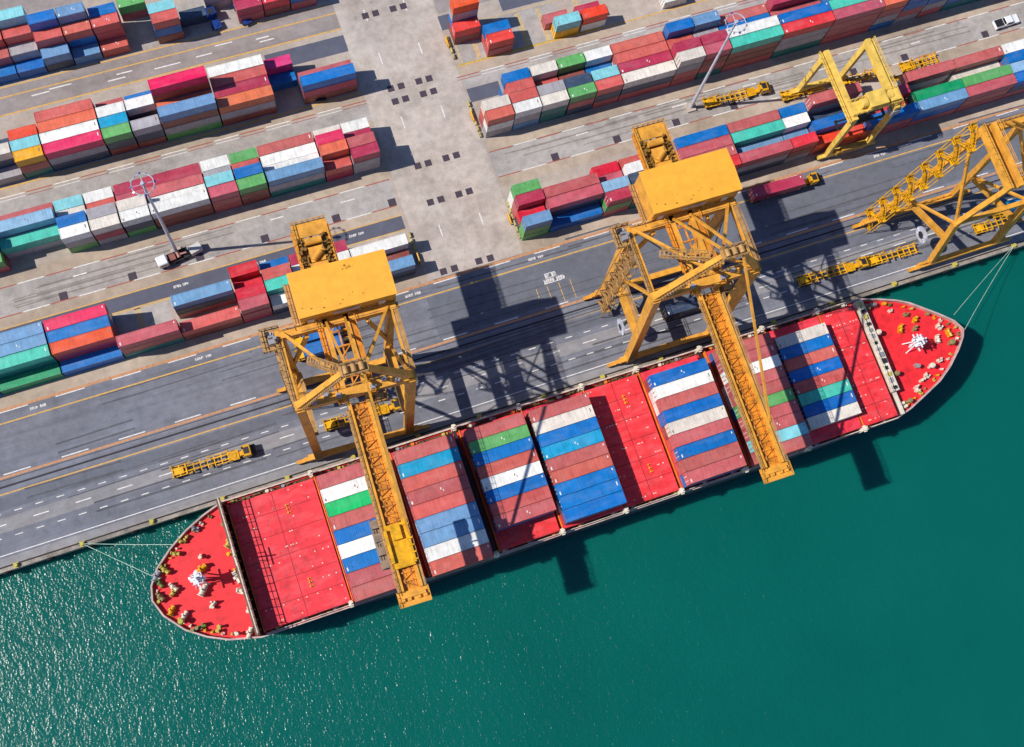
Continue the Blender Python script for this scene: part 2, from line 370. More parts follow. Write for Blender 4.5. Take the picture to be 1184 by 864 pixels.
# ------------------------------------------------------------------ containers
def cont_mesh(ln, v=0):
    mb = MB(); w, h = 2.44, 2.95
    for sy in (-1, 1):
        mb.rng(-ln/2, ln/2, sy*(w/2-.14), sy*w/2, h-.16, h); mb.rng(-ln/2, ln/2, sy*(w/2-.12), sy*w/2, 0, .2)
    for sx in (-1, 1):
        for sy in (-1, 1): mb.rng(sx*(ln/2-.2), sx*(ln/2+.004), sy*(w/2-.2), sy*(w/2+.004), -.004, h+.012)
        mb.rng(sx*(ln/2-.14), sx*ln/2, -w/2+.2, w/2-.2, h-.18, h-.004); mb.rng(sx*(ln/2-.14), sx*ln/2, -w/2+.2, w/2-.2, 0.004, .18)
    # corrugated skin: roof and long walls as a stepped strip
    n = int(ln/.17); xs = []
    for i in range(n+1):
        x = -ln/2+.1+(ln-.2)*i/n; xs.append((x, (i % 2)*.028))
    def strip(f):
        vs = []; fs = []
        for x, d in xs:
            for p in f(x, d): vs.append(p)
        for i in range(len(xs)-1): fs.append((2*i, 2*i+1, 2*i+3, 2*i+2))
        mb._f(vs, fs)
    strip(lambda x, d: [(x, -w/2+.1, h-.05-d*.4), (x, w/2-.1, h-.05-d*.4)])
    for sy in (-1, 1): strip(lambda x, d: [(x, sy*(w/2-.03-d), .1), (x, sy*(w/2-.03-d), h-.1)])
    for sx in (-1, 1): mb.rng(sx*(ln/2-.1), sx*(ln/2-.05), -w/2+.15, w/2-.15, .1, h-.1)
    mb.mi = 1
    for y in (-.45, .45): mb.rng(-ln/2-.02, -ln/2+.06, y-.06, y+.06, .2, h-.2)     # lock rods
    if v == 1: mb.box((-ln/2+.55, -w/2+.6, h-.035), (.24, .62, .05)); mb.box((ln/2-.5, w/2-.55, h-.035), (.2, .4, .05))
    if v == 2: mb.box((-ln/2+.5, -w/2+.5, h-.035), (.3, .5, .05)); mb.box((.5, .15, h-.035), (.22, .4, .05)); mb.box((.9, -.25, h-.035), (.16, .3, .05))
    if v == 3: mb.box((ln/2-.6, .3, h-.035), (.2, .8, .05))
    o = mb.build('container_mesh', [None, GREYST]); me = o.data; bpy.data.objects.remove(o); return me
BASE = {(n_, v): cont_mesh(l_, v) for n_, l_ in ((20, 6.06), (40, 12.19)) for v in range(4)}
rv = random.Random(40)
MESH = {}
def cmesh(c, n, marked=.3):
    v = rv.choice((1, 2, 3)) if rv.random() < marked else 0
    if (c, n, v) not in MESH:
        me = BASE[(n, v)].copy(); me.materials[0] = CM[c]; me.materials[1] = WHITE_MARK if v and c in 'bBTEGlcvmspKeRrt' else SCUFF; me.name = 'shipping_container_'+CN[c].replace(' ', '_'); MESH[(c, n, v)] = me
    return MESH[(c, n, v)]
ORD = 'zeroth first second third fourth fifth sixth seventh eighth ninth tenth eleventh twelfth thirteenth fourteenth fifteenth sixteenth seventeenth eighteenth nineteenth twentieth twenty-first twenty-second twenty-third'.split()
TH, RP = 3.05, 2.55
BL = dict(A=(-14.4, -6.26, 98.0, 'far left block'), B=(-12.05, -6.317, 74.3, 'upper left block'), C=(-12.75, -6.39, 54.7, 'middle left block'), D=(-13.0, -6.5, 28.35, 'left quayside block'),
          E=(12.9, 6.5, 74.1, 'far right block'), F=(12.35, 6.61, 54.7, 'middle right block'), G=(12.15, 6.55, 28.5, 'right quayside block'))
# (bay, bays spanned, [front row .. back row]); a stack reads bottom to top, x = a tier whose colour the photograph hides
Y = dict(
A=[(0,1,['mb','xb']),(1,1,['nR','xR']),(2,1,['mc','xm']),(3,1,['','','xg']),(4,1,['','v','']),(5,1,['nbs','xxa']),(6,1,['','','','xe']),
   (7,1,['s','xms','xxb']),(8,1,['l','xbs','xxxl']),(9,1,['vl','xms','xxxb']),(10,1,['b','xg','xxs','xxxa']),(11,1,['b','xm','xxs','xxxa']),(12,1,['b','xg','xxm','xxl'])],
B=[(0,2,['ncb','xm']),(2,1,['','','b','xM']),(3,2,['ngo','xxc','xxs','xxw']),(5,2,['egnl','xxo','xxxxk']),(7,1,['nvg','x','xvw','xb']),(8,1,['nve','xxB','xxw','xm']),
   (9,2,['vgK','xxw','xxo','xxs']),(11,1,['tmY','xxa','xxO']),(12,1,['g','bvW','xv']),(13,1,['g','bvw','xm','xs']),(14,1,['v','xb','xn'])],
C=[(0,1,['ggc','xxm','xc','xw']),(1,1,['cs','xco','xxK','xW']),(2,2,['tgl','xw','xw','xm']),(4,1,['nne','xxb','xs','xe']),(5,1,['mmp','xxa','xg','xw']),(6,2,['nnw','xw','xm','xc']),
   (8,1,['evw','xxW','xp','xc']),(9,1,['gcW','xxg','xs','xw']),(10,1,['egw','xxb','xW','xa']),(11,2,['','gT','xxL','xm']),(13,2,['me','xgT','xxb','xs'])],
D=[(0,2,['vl','n','xw','']),(2,1,['xw','xw','xw','xc']),(3,1,['xw','xw','xw','xc']),(4,1,['vw','xvT','xxs','xb']),(5,1,['ccp','xxr','xr','xxr']),(6,2,['ns','','xvl','']),
   (8,2,['tmp','','','']),(10,2,['b','xcO','xxb','xxK']),(12,2,['E','ttT','xxl','xxl']),(14,2,['b','xxb','xxt','xm'])],
E=[(0,1,['','','nR','xxxO']),(1,1,['mR','xb'])],
F=[(0,1,['gws','xxW','','']),(1,1,['lgw','xxs','xxs','xxb']),(2,1,['ttW','xxg','xs','xxW']),(3,1,['vme','xxv','xn','xxe']),(4,1,['mvs','xxa','xb','xxw']),(5,2,['mvW','xxc','xxs','xxs']),
   (7,1,['mmgW','xxxc','xxs','xxxb']),(8,1,['tmnp','xxxc','xxg','xxxl']),(9,2,['mnnT','xxxw','xxb','xxm']),(11,2,['tggR','xxxb','xxm','xxxc']),(13,2,['mmmp','xxxT','xxxb','xxl']),
   (15,1,['bgmo','xxxs']),(16,1,['gmbb','xxxm']),(17,1,['mgbB','xxxT']),(18,2,['tbbb','xxxb']),(20,2,['mbb','xxb'])],
G=[(0,1,['eel','xr','xmc','xxe']),(1,2,['b','xvp','xxm','']),(3,1,['mec','xxL','xp','xr']),(4,1,['tms','xxv','xxw','xs']),(5,1,['xxp','xxm','xw','xs']),(6,2,['mgR','xxm','xxp','xxb']),
   (8,2,['vgp','xl','xxT','xxm']),(10,1,['gnR','xl','xxw','xxb']),(11,2,['mO','xxb','xv','xxxm']),(13,2,['mmb','xR','xxc','']),(15,2,['mbl','xxE','','xxm']),(17,2,['mmp','xxe','xW','xxm']),(19,2,['mvb','xxL','xxb','xxw'])])
rec = []       # (area, colour, length class, x, y, z, scale, label, group)
rr = random.Random(3); ROWN = ['front', 'second', 'third', 'back']
for bk, bays in Y.items():
    x0, p, y0, bname = BL[bk]
    for k, span, rows in bays:
        xc = x0+p*(k+span/2); n = 20*span; rows = rows+['']*(4-len(rows))
        full = {20: 6.06, 40: 12.19}[n]; sx = (abs(p)*span-.32)/full
        for r, st in enumerate(rows):
            hf = len(rows[r-1]) if r else 0
            for t, ch in enumerate(st):
                top = t == len(st)-1
                c = rr.choice('mmnbvwgs') if ch == 'x' else ch
                df = hf-len(st)
                a = 0
                if top: a += 13.5*(1 if df <= 0 else .4 if df == 1 else 0)
                if t >= hf: a += 9.
                if r == 0 and not top: a -= .6*(len(st)-1-t)
                if r < 3 and False: pass
                tier = 'stack top' if top else 'bottom tier' if t == 0 else ORD[t+1]+' tier'
                ln = 'short' if span == 1 else 'long'
                lab = f"{CN[c]} {ln} container, {tier}, {ROWN[r]} row, {ORD[k+1]} bay from crossroad, {bname}"
                rec.append((a*span, c, n, xc+rr.uniform(-.07, .07), y0+RP*(r+.5)+rr.uniform(-.04, .04), TH*t, (sx, 1, 1), lab, 'containers stacked in the yard blocks'))
# single boxes standing off the grid
for c, n, x, y, z, lab in (('Y',20,39.4,75.4,0,'yellow short container under a pale aqua one, far right block'), ('a',20,39.4,75.4,TH,'pale aqua short container on top of a yellow one, far right block'),
        ('w',20,46.2,75.4,0,'white short container under a bright orange red one, far right block'), ('O',20,46.2,75.4,TH,'orange red short container on top of a white one, far right block'),
        ('m',20,37.9,78.2,0,'maroon short container behind the pale aqua one, far right block'), ('c',20,46.,78.2,0,'crimson short container behind a white and orange pair, far right block'),
        ('w',20,67.5,75.6,0,'white short container alone at the far kerb, far right block'), ('p',20,67.8,78.4,0,'dusty rose short container behind a lone white one, far right block')):
    rec.append((99, c, n, x, y, z, (1, 1, 1), lab, 'containers stacked in the yard blocks'))
SHIP = [((-47.25, -34.67), (-11.14, -37.27), 'mwGmbwbmm', 2), ((-31.16, -18.49), (-11.24, -37.47), 'mBsmsllws', 2), ((-16.05, -3.47), (-11.53, -32.69), 'mebswbsm', 2), ((-2.21, 10.76), (-11.73, -35.91), 'mWbBmsbbb', 2), ((24.51, 37.38), (-12.41, -36.59), 'bwmbWmbmm', 2), ((40.01, 52.69), (-11.34, -36.98), 'mmwmmemmam', 2), ((54.49, 66.47), (-12.63, -33.77), 'WbsbsTbW', 1)]
for bi, ((xa, xb), (ya, yb), cols, nt_) in enumerate(SHIP):
    pit = (ya-yb)/len(cols)
    for i, ch in enumerate(cols):
        for t in range(nt_):
            top = t == nt_-1; c = ch if top else rr.choice('mbswn')
            lab = f"{CN[c]} long container aboard red ship, {ORD[i+1]} from quay, {ORD[bi+1]} bay from left end"
            rec.append((500 if top else 0, c, 40, (xa+xb)/2, ya-pit*(i+.5), 10.52+2.72*t, ((xb-xa)/12.19, (pit-.1)/2.44, 2.7/2.95), lab, 'containers stowed aboard the ship'))
rec.sort(key=lambda q: -q[0])
NIND = 288
rest = {}
for i, (a, c, n, x, y, z, sc, lab, grp) in enumerate(rec):
    if i < NIND and a > 0:
        o = bpy.data.objects.new('shipping_container', cmesh(c, n, .75 if grp.endswith('ship') else .3)); COL.objects.link(o); o.location = (x, y, z+.02); o.scale = sc
        tag(o, lab, 'container', grp)
    else: rest.setdefault(c, []).append((n, x, y, z, sc))
mb = MB(); keys = list(rest)
for i, c in enumerate(keys):
    mb.mi = i
    for n, x, y, z, sc in rest[c]:
        l = {20: 6.06, 40: 12.19}[n]*sc[0]; w = 2.44*sc[1]; h = 2.95*sc[2]
        mb.box((x, y, z+.02+h/2), (l, w, h))
        for s_ in (-1, 1):
            for q in range(int(l/1.0)): mb.box((x-l/2+.5+q*1.0, y+s_*(w/2+.01), z+h/2), (.5, .06, h-.3))
tag(mb.build('stacked_containers', [CM[c] for c in keys]), 'lower containers carrying the visible tiers of the stacks', None, None, 'stuff')

# ------------------------------------------------------------------ ship
SH = empty('container_ship', (0, 0, 0)); tag(SH, 'red decked container ship moored along the quay under the yellow cranes', 'ship')
left = [(-66.64,-8.73),(-71.08,-10.27),(-75.22,-12.2),(-79.03,-14.67),(-82.52,-17.69),(-84.51,-20.71),(-85.1,-23.68),(-83.81,-27.25),(-80.52,-31.31),(-76.83,-33.98),(-72.91,-35.91),(-66.74,-37.49)]
right = [(75.69,-37.15),(79.75,-36.06),(84.63,-34.08),(88.66,-32.39),(92.22,-30.12),(95.79,-27.05),(97.97,-24.67),(98.86,-22.99),(97.57,-20.51),(94.8,-17.94),(91.73,-15.46),(89.25,-13.48),(86.58,-12.0),(82.72,-10.51),(78.26,-9.13)]
out = left+[(-40,-37.5),(0,-37.45),(40,-37.4)]+right+[(40,-8.85),(0,-8.75),(-40,-8.75)]
def inset(pts, d):
    n = len(pts); res = []
    for i in range(n):
        p0, p1, p2 = Vector(pts[i-1]), Vector(pts[i]), Vector(pts[(i+1) % n])
        a = (p1-p0).normalized(); b = (p2-p1).normalized(); nn = (Vector((-a.y, a.x))+Vector((-b.y, b.x))).normalized()
        res.append(tuple(p1+nn*d))
    return res
inn = inset(out, .34); low = [(x*(.955 if abs(x) > 70 else 1.), -22.8+(y+22.8)*(.9 if abs(x) > 60 else 1.)) for x, y in out]
n = len(out)
def ring(mb, a, za, b, zb):
    vs = [(x, y, za) for x, y in a]+[(x, y, zb) for x, y in b]; m = len(a)
    mb._f(vs, [(i, (i+1) % m, m+(i+1) % m, m+i) for i in range(m)])
mb = MB(); ring(mb, low, -7., out, 8.1); mb.build('hull', HULL, SH)
mb = MB(); ring(mb, out, 8.1, out, 8.5); ring(mb, out, 8.5, inn, 8.5); ring(mb, inn, 8.5, inn, 7.4); mb.build('bulwark', RIM, SH)
mb = MB(); mb._f([(x, y, 7.45) for x, y in inset(out, .25)], [tuple(range(n))]); mb.build('deck', DECK, SH)
hat = [(-65.6, -47.9), (-47.5, -34.37), (-31.41, -18.19), (-16.3, -3.17), (-2.46, 11.06), (11.56, 23.61), (24.26, 37.68), (39.76, 52.99), (54.24, 66.77), (67.17, 75.4)]
for i, (a, b) in enumerate(hat):
    mb = MB(); mb.rng(a, b, -36.5, -10.4, 7.46, 10.3); mb.rng(a+.12, b-.12, -36.3, -10.6, 10.3, 10.46)
    if i in (0, 5, 9):
        mb.mi = 1
        for y in (-14.5, -19, -23.5, -28, -32.5): mb.rng(a+.3, b-.3, y-.07, y+.07, 10.46, 10.475)
        for x_ in ((a+b)/2,): mb.rng(x_-.07, x_+.07, -36.2, -10.7, 10.46, 10.478)
        mb.mi = 2; rk = random.Random(i)
        for q in range(46): x_, y_ = rk.uniform(a+.6, b-.6), -10.9-2.72*rk.randint(0, 9)-.2; mb.rng(x_-.14, x_+.14, y_-.1, y_+.1, 10.46, 10.56)
        mb.mi = 0
    h = mb.build('hatch_cover', [DECK2, JOINT, CREAM], SH)
    if i in (0, 5):
        for y in (-14, -29.5):
            m2 = MB()
            for q in range(3): m2.tube((a+(b-a)*.62, y-q*.8, 10.47), (a+(b-a)*.62, y-q*.8, 10.9), .17); m2.box((a+(b-a)*.62+.4, y-q*.8, 10.6), (.35, .16, .2))
            m2.rng(a+(b-a)*.62-.04, a+(b-a)*.62+.04, y-1.8, y+.1, 10.46, 10.5); m2.build('lifting_lug', TRUCKY, h)
    m3 = MB(); m3.rng(a-.22, a-.02, -36.7, -10.2, 7.46, 10.5); m3.build('edge_strip', ORANGE, h)
# cross walls and lashing bridges
mb = MB(); mb.rng(-67., -66.6, -37.1, -9.2, 7.46, 14.4)
for y in range(-36, -9, 2): mb.rng(-66.6, -66.2, y-.12, y+.12, 7.46, 13.)
for y in range(-35, -10, 3): mb.rng(-67.5, -67., y-.4, y+.5, 7.46, 8.2+(y & 3)*.5)
mb.rng(-67.2, -66.35, -37.1, -9.2, 14.4, 14.55)
cw = mb.build('cross_wall', paint('wall_brown', (120,84,70), .6, .4, .5), SH)
m2 = MB(); m2.rail([(-66.6, -36.8, 14.55), (-66.6, -9.4, 14.55)], 2., .07, 1.6)
m2.beam((-66.6, -21.5, 14.5), (-66.6, -21.5, 18.6), .25, .25); m2.beam((-66.6, -23.4, 17.6), (-66.6, -19.8, 17.6), .2, .2); m2.beam((-66.6, -22.6, 16.6), (-66.6, -20.4, 16.6), .2, .2); m2.build('railing', CREAM, cw)
mb = MB(); mb.rng(76.2, 78.1, -31.4, -9.9, 7.46, 10.2); mb.rng(76.7, 77.6, -36.6, -31.4, 7.46, 9.2)
cw = mb.build('cross_wall', CREAM, SH)
rs = random.Random(8)
for i in range(14):
    m2 = MB(); y0_ = -30.9+i*1.5; m2.rng(76.5+rs.uniform(0, .2), 77.7-rs.uniform(0, .3), y0_, y0_+rs.uniform(.6, 1.1), 10.2, 10.2+rs.choice([.07, .35, .6])); m2.build('deck_locker', rs.choice([DARK, OLIVE, DARK, GREYST]), cw)
m2 = MB(); m2.rail([(76.25, -31.2, 10.2), (76.25, -10.2, 10.2)], 1., .05, 1.9); m2.build('railing', CREAM, cw)
for i, x in enumerate([-48.1, -32.91, -17.27, -2.84, 11.26, 23.91, 38.7, 53.59, 66.97]):
    narrow = i in (0, 3, 4, 5, 8)
    for y in (-9.35, -37.):
        mb = MB(); w = .22 if narrow else .7
        mb.rng(x-.45, x+.45, y-.4, y+.4, 7.46, 11.2); mb.rng(x-.35, x+.35, y-.7, y+.7, 10.4, 10.6); mb.rng(x-.12, x+.12, y-.12, y+.12, 11.2, 11.9); mb.build('lashing_post', CREAM, SH)
    if not narrow:
        m2 = MB(); m2.rng(x-w/2, x+w/2, -36.6, -9.8, 9.5, 9.58)
        for y in range(-36, -9, 3): m2.rng(x-w/2, x-w/2+.12, y-.08, y+.08, 7.46, 9.5)
        m2.build('lashing_walkway', DARK, SH)
# side gangways: rails, pipes and small fittings
for y, sg in ((-9.2, -1), (-37.05, 1)):
    mb = MB(); mb.rail([(-65.5, y, 8.5), (75, y, 8.5)], .9, .05, 1.4); mb.build('side_railing', CREAM, SH)
    mb = MB(); rr2 = random.Random(int(abs(y)))
    mb.tube((-65, y+sg*.5, 7.7), (75, y+sg*.5, 7.7), .13); mb.tube((-60, y+sg*.75, 7.6), (70, y+sg*.75, 7.6), .09)
    mb.rng(-65, 75, y+sg*.2, y+sg*.8, 7.46, 7.56)
    for i in range(150):
        x = rr2.uniform(-65, 75); mb.box((x, y+sg*rr2.uniform(.1, .8), 7.9), (rr2.uniform(.2, 1.), rr2.uniform(.2, .4), rr2.uniform(.4, 1.3)))
    mb.build('deck_pipe', paint('pipe_mix', (120,100,70), .6, .6, .8), SH)
    for i in range(26):
        x = -64+i*5.5+rr2.uniform(-1.5, 1.5); mb = MB(); mb.tube((0, 0, 0), (0, 0, .9), .22); mb.tube((0, 0, .9), (0, 0, 1.15), .42, .38); mb.box((.7, 0, .35), (.6, .4, .7))
        o = mb.build('vent', [OLIVE, CREAM, GREYST, ORANGE][i % 4], SH); o.location = (x, y+sg*.45, 7.45)
RIMP = []
def winch(kind, m):
    mb = MB()
    if kind == 0:      # double drum winch
        mb.box((0, 0, .25), (2.6, 1.2, .3)); mb.tube((-1.1, 0, .9), (-.1, 0, .9), .55); mb.tube((.3, 0, .9), (1.1, 0, .9), .45); mb.tube((-1.25, 0, .9), (-1.1, 0, .9), .8); mb.tube((-.1, 0, .9), (.02, 0, .9), .8)
        mb.box((.2, .55, .8), (.6, .5, 1.2)); mb.box((1.35, 0, .8), (.3, .9, 1.4))
    elif kind == 1:    # bollard pair
        mb.box((0, 0, .12), (1.8, .8, .24))
        for x in (-.5, .5): mb.tube((x, 0, .2), (x, 0, 1.2), .3); mb.tube((x, 0, 1.2), (x, 0, 1.4), .42)
    elif kind == 2:    # mushroom vent with ladder box
        mb.tube((0, 0, 0), (0, 0, 1.7), .4); mb.tube((0, 0, 1.7), (0, 0, 2.1), .75, .5); mb.box((.7, .2, .5), (.7, .7, 1.))
    else:              # chain stopper
        mb.box((0, 0, .35), (1.6, .7, .7)); mb.tube((-.9, 0, .4), (.9, 0, 1.3), .2); mb.tube((.2, .5, 0), (.2, .5, 1.6), .22); mb.box((-.4, -.5, .8), (.5, .4, .5))
    o = mb.build(['mooring_winch', 'bollard', 'deck_vent', 'chain_stopper'][kind], m); me = o.data; bpy.data.objects.remove(o); return me
WM = {}
LP = [(-73.19,-12.55),(-76.31,-14.07),(-78.2,-16.06),(-73.71,-18.4),(-81.0,-18.61),(-74.37,-20.72),(-82.63,-20.89),(-80.66,-23.38),(-75.08,-24.83),(-74.02,-28.15),(-81.98,-26.7),(-79.92,-28.49),(-77.06,-31.54),(-74.29,-33.04),(-67.58,-13.56),(-67.52,-17.31),(-67.92,-19.5),(-68.11,-23.14),(-67.92,-24.61),(-67.52,-27.47),(-67.72,-31.28),(-80.6,-29.38),(-78.64,-31.64),(-68.77,-35.87),(-82.96,-19.3),(-83.26,-23.38),(-80.31,-22.4),(-71.07,-35.18)]
RP_ = [(84.41,-13.93),(87.45,-15.85),(79.11,-17.86),(84.89,-18.52),(93.65,-20.73),(92.19,-23.33),(94.44,-25.05),(90.68,-27.9),(84.99,-27.67),(87.89,-28.59),(86.34,-30.2),(84.97,-30.81),(82.95,-32.25),(78.47,-34.69),(78.84,-22.28),(79.46,-27.74),(79.43,-11.58),(95.23,-22.78),(88.94,-17.5),(88.11,-19.38),(81.07,-11.58),(79.89,-34.3)]
rw = random.Random(5)
rim = inset(out, 1.15)
rng_ = random.Random(21)
for a, b in zip(rim, rim[1:]+rim[:1]):
    if abs(a[0]) > 66 and abs(b[0]) > 66 and a[0]*b[0] > 0:
        d = math.hypot(b[0]-a[0], b[1]-a[1])
        for q in range(max(1, int(d/1.7))): f = (q+rng_.uniform(.2, .8))/max(1, int(d/1.7)); RIMP.append((a[0]+(b[0]-a[0])*f, a[1]+(b[1]-a[1])*f))
for i, (x, y) in enumerate(LP+RP_+RIMP):
    kind = rw.choice([0, 0, 1, 2, 3]) if i < len(LP+RP_) else rw.choice([1, 2, 2, 3]); m = rw.choice([OLIVE, CREAM, GREYST, TRUCKY, paint('fit_green_%d' % (i % 3), (110,140,60), .5, .5, .5)] if i % 6 == 0 else [OLIVE, CREAM, KHAKI, TRUCKY, CREAM])
    if (kind, m.name) not in WM: WM[(kind, m.name)] = winch(kind, m)
    nm = ['mooring_winch', 'bollard', 'deck_vent', 'chain_stopper'][kind]
    o = bpy.data.objects.new(nm, WM[(kind, m.name)]); COL.objects.link(o); o.parent = SH; o.location = (x, y, 7.45); o.rotation_euler = (0, 0, rw.uniform(0, 3)); q_ = rw.uniform(.6, .95) if i < len(LP+RP_) else rw.uniform(.3, .55); o.scale = (q_, q_, q_*1.35)
for mx, my, h in ((-74.9, -22.9, 9.), (85.6, -22.9, 7.)):
    mb = MB(); mb.tube((mx, my, 7.45), (mx, my, 7.45+h), .32, .22)
    for a in (-1, 1): mb.beam((mx+a*1.4, my+1.1, 7.45), (mx, my, 7.45+h*.8), .22, .22); mb.beam((mx+a*1.4, my-1.1, 7.45), (mx, my, 7.45+h*.8), .22, .22)
    for j, zz in enumerate((.45, .7, .88)):
        mb.rng(mx-1.6+.2*j, mx+1.6-.2*j, my-.14, my+.14, 7.45+h*zz, 7.45+h*zz+.2); mb.rng(mx-.14, mx+.14, my-2.+.4*j, my+2.-.4*j, 7.45+h*zz+.22, 7.45+h*zz+.4)
    for q in range(4): mb.box((mx-1.3+.85*q, my+(-1)**q*.5, 7.45+h*.72), (.5, .5, .5))
    mb.rng(mx-1., mx+1., my-1., my+1., 7.45+h*.6, 7.45+h*.63); mb.rail([(mx-1, my-1, 7.45+h*.63), (mx+1, my-1, 7.45+h*.63), (mx+1, my+1, 7.45+h*.63), (mx-1, my+1, 7.45+h*.63)], 1., .06, 1.)
    mb.build('signal_mast', WHITEP, SH)
# mooring lines
for i, (p, q, lab) in enumerate((((97.9, -19.3, 8.5), (123.8, -7.0, .5), 'pale mooring rope from the pointed right bow, nearer the quay wall'), ((98.9, -23.2, 8.5), (123.9, -7.0, .5), 'pale mooring rope from the tip of the right bow, farther from the wall'),
                      ((-78.2, -14.2, 8.5), (-96.5, -7.0, .5), 'pale mooring rope from left end of the ship, shorter upper one'), ((-83.6, -19., 8.5), (-96.5, -7.0, .5), 'pale mooring rope from left end of the ship, longer lower one'))):
    mb = MB(); p, q = Vector(p), Vector(q); prev = p
    for k in range(1, 13):
        t = k/12; c = p+(q-p)*t-Vector((0, 0, 3.2*t*(1-t))); mb.tube(prev, c, .06, n=6); prev = c
    tag(mb.build('mooring_rope', ROPE), lab, 'mooring rope', 'mooring ropes of the ship')
# quay bollards and tyre fenders
b0 = f0 = None
for i, x in enumerate([-110, -96.5, -82, -67, -53, -38.5, -24, -10, 5, 19, 33, 47, 61, 76, 92, 108, 123.9, 139]):
    if b0 is None:
        mb = MB(); mb.tube((0, 0, 0), (0, 0, .55), .3); mb.tube((0, 0, .55), (0, 0, .8), .48, .4); mb.box((0, 0, .06), (1.1, 1.1, .1)); o = b0 = mb.build('quay_bollard', OLIVE)
    else: o = b0.copy(); COL.objects.link(o)
    o.location = (x, -7.05, .03); tag(o, 'stubby olive mooring bollard on the quay edge beside the ship', 'bollard', 'bollards along the quay edge')
for i in range(30):
    x = -112+i*8.7
    if f0 is None:
        mb = MB()
        for a in range(14):
            t0, t1 = a*6.2832/14, (a+1)*6.2832/14; mb.tube((math.cos(t0)*.62, 0, math.sin(t0)*.62), (math.cos(t1)*.62, 0, math.sin(t1)*.62), .24, n=8)
        o = f0 = mb.build('tyre_fender', TYRE)
    else: o = f0.copy(); COL.objects.link(o)
    o.location = (x, QY-.6, -.35); tag(o, 'black tyre fender hanging on the outer face of the quay', 'fender', 'tyre fenders along the quay')

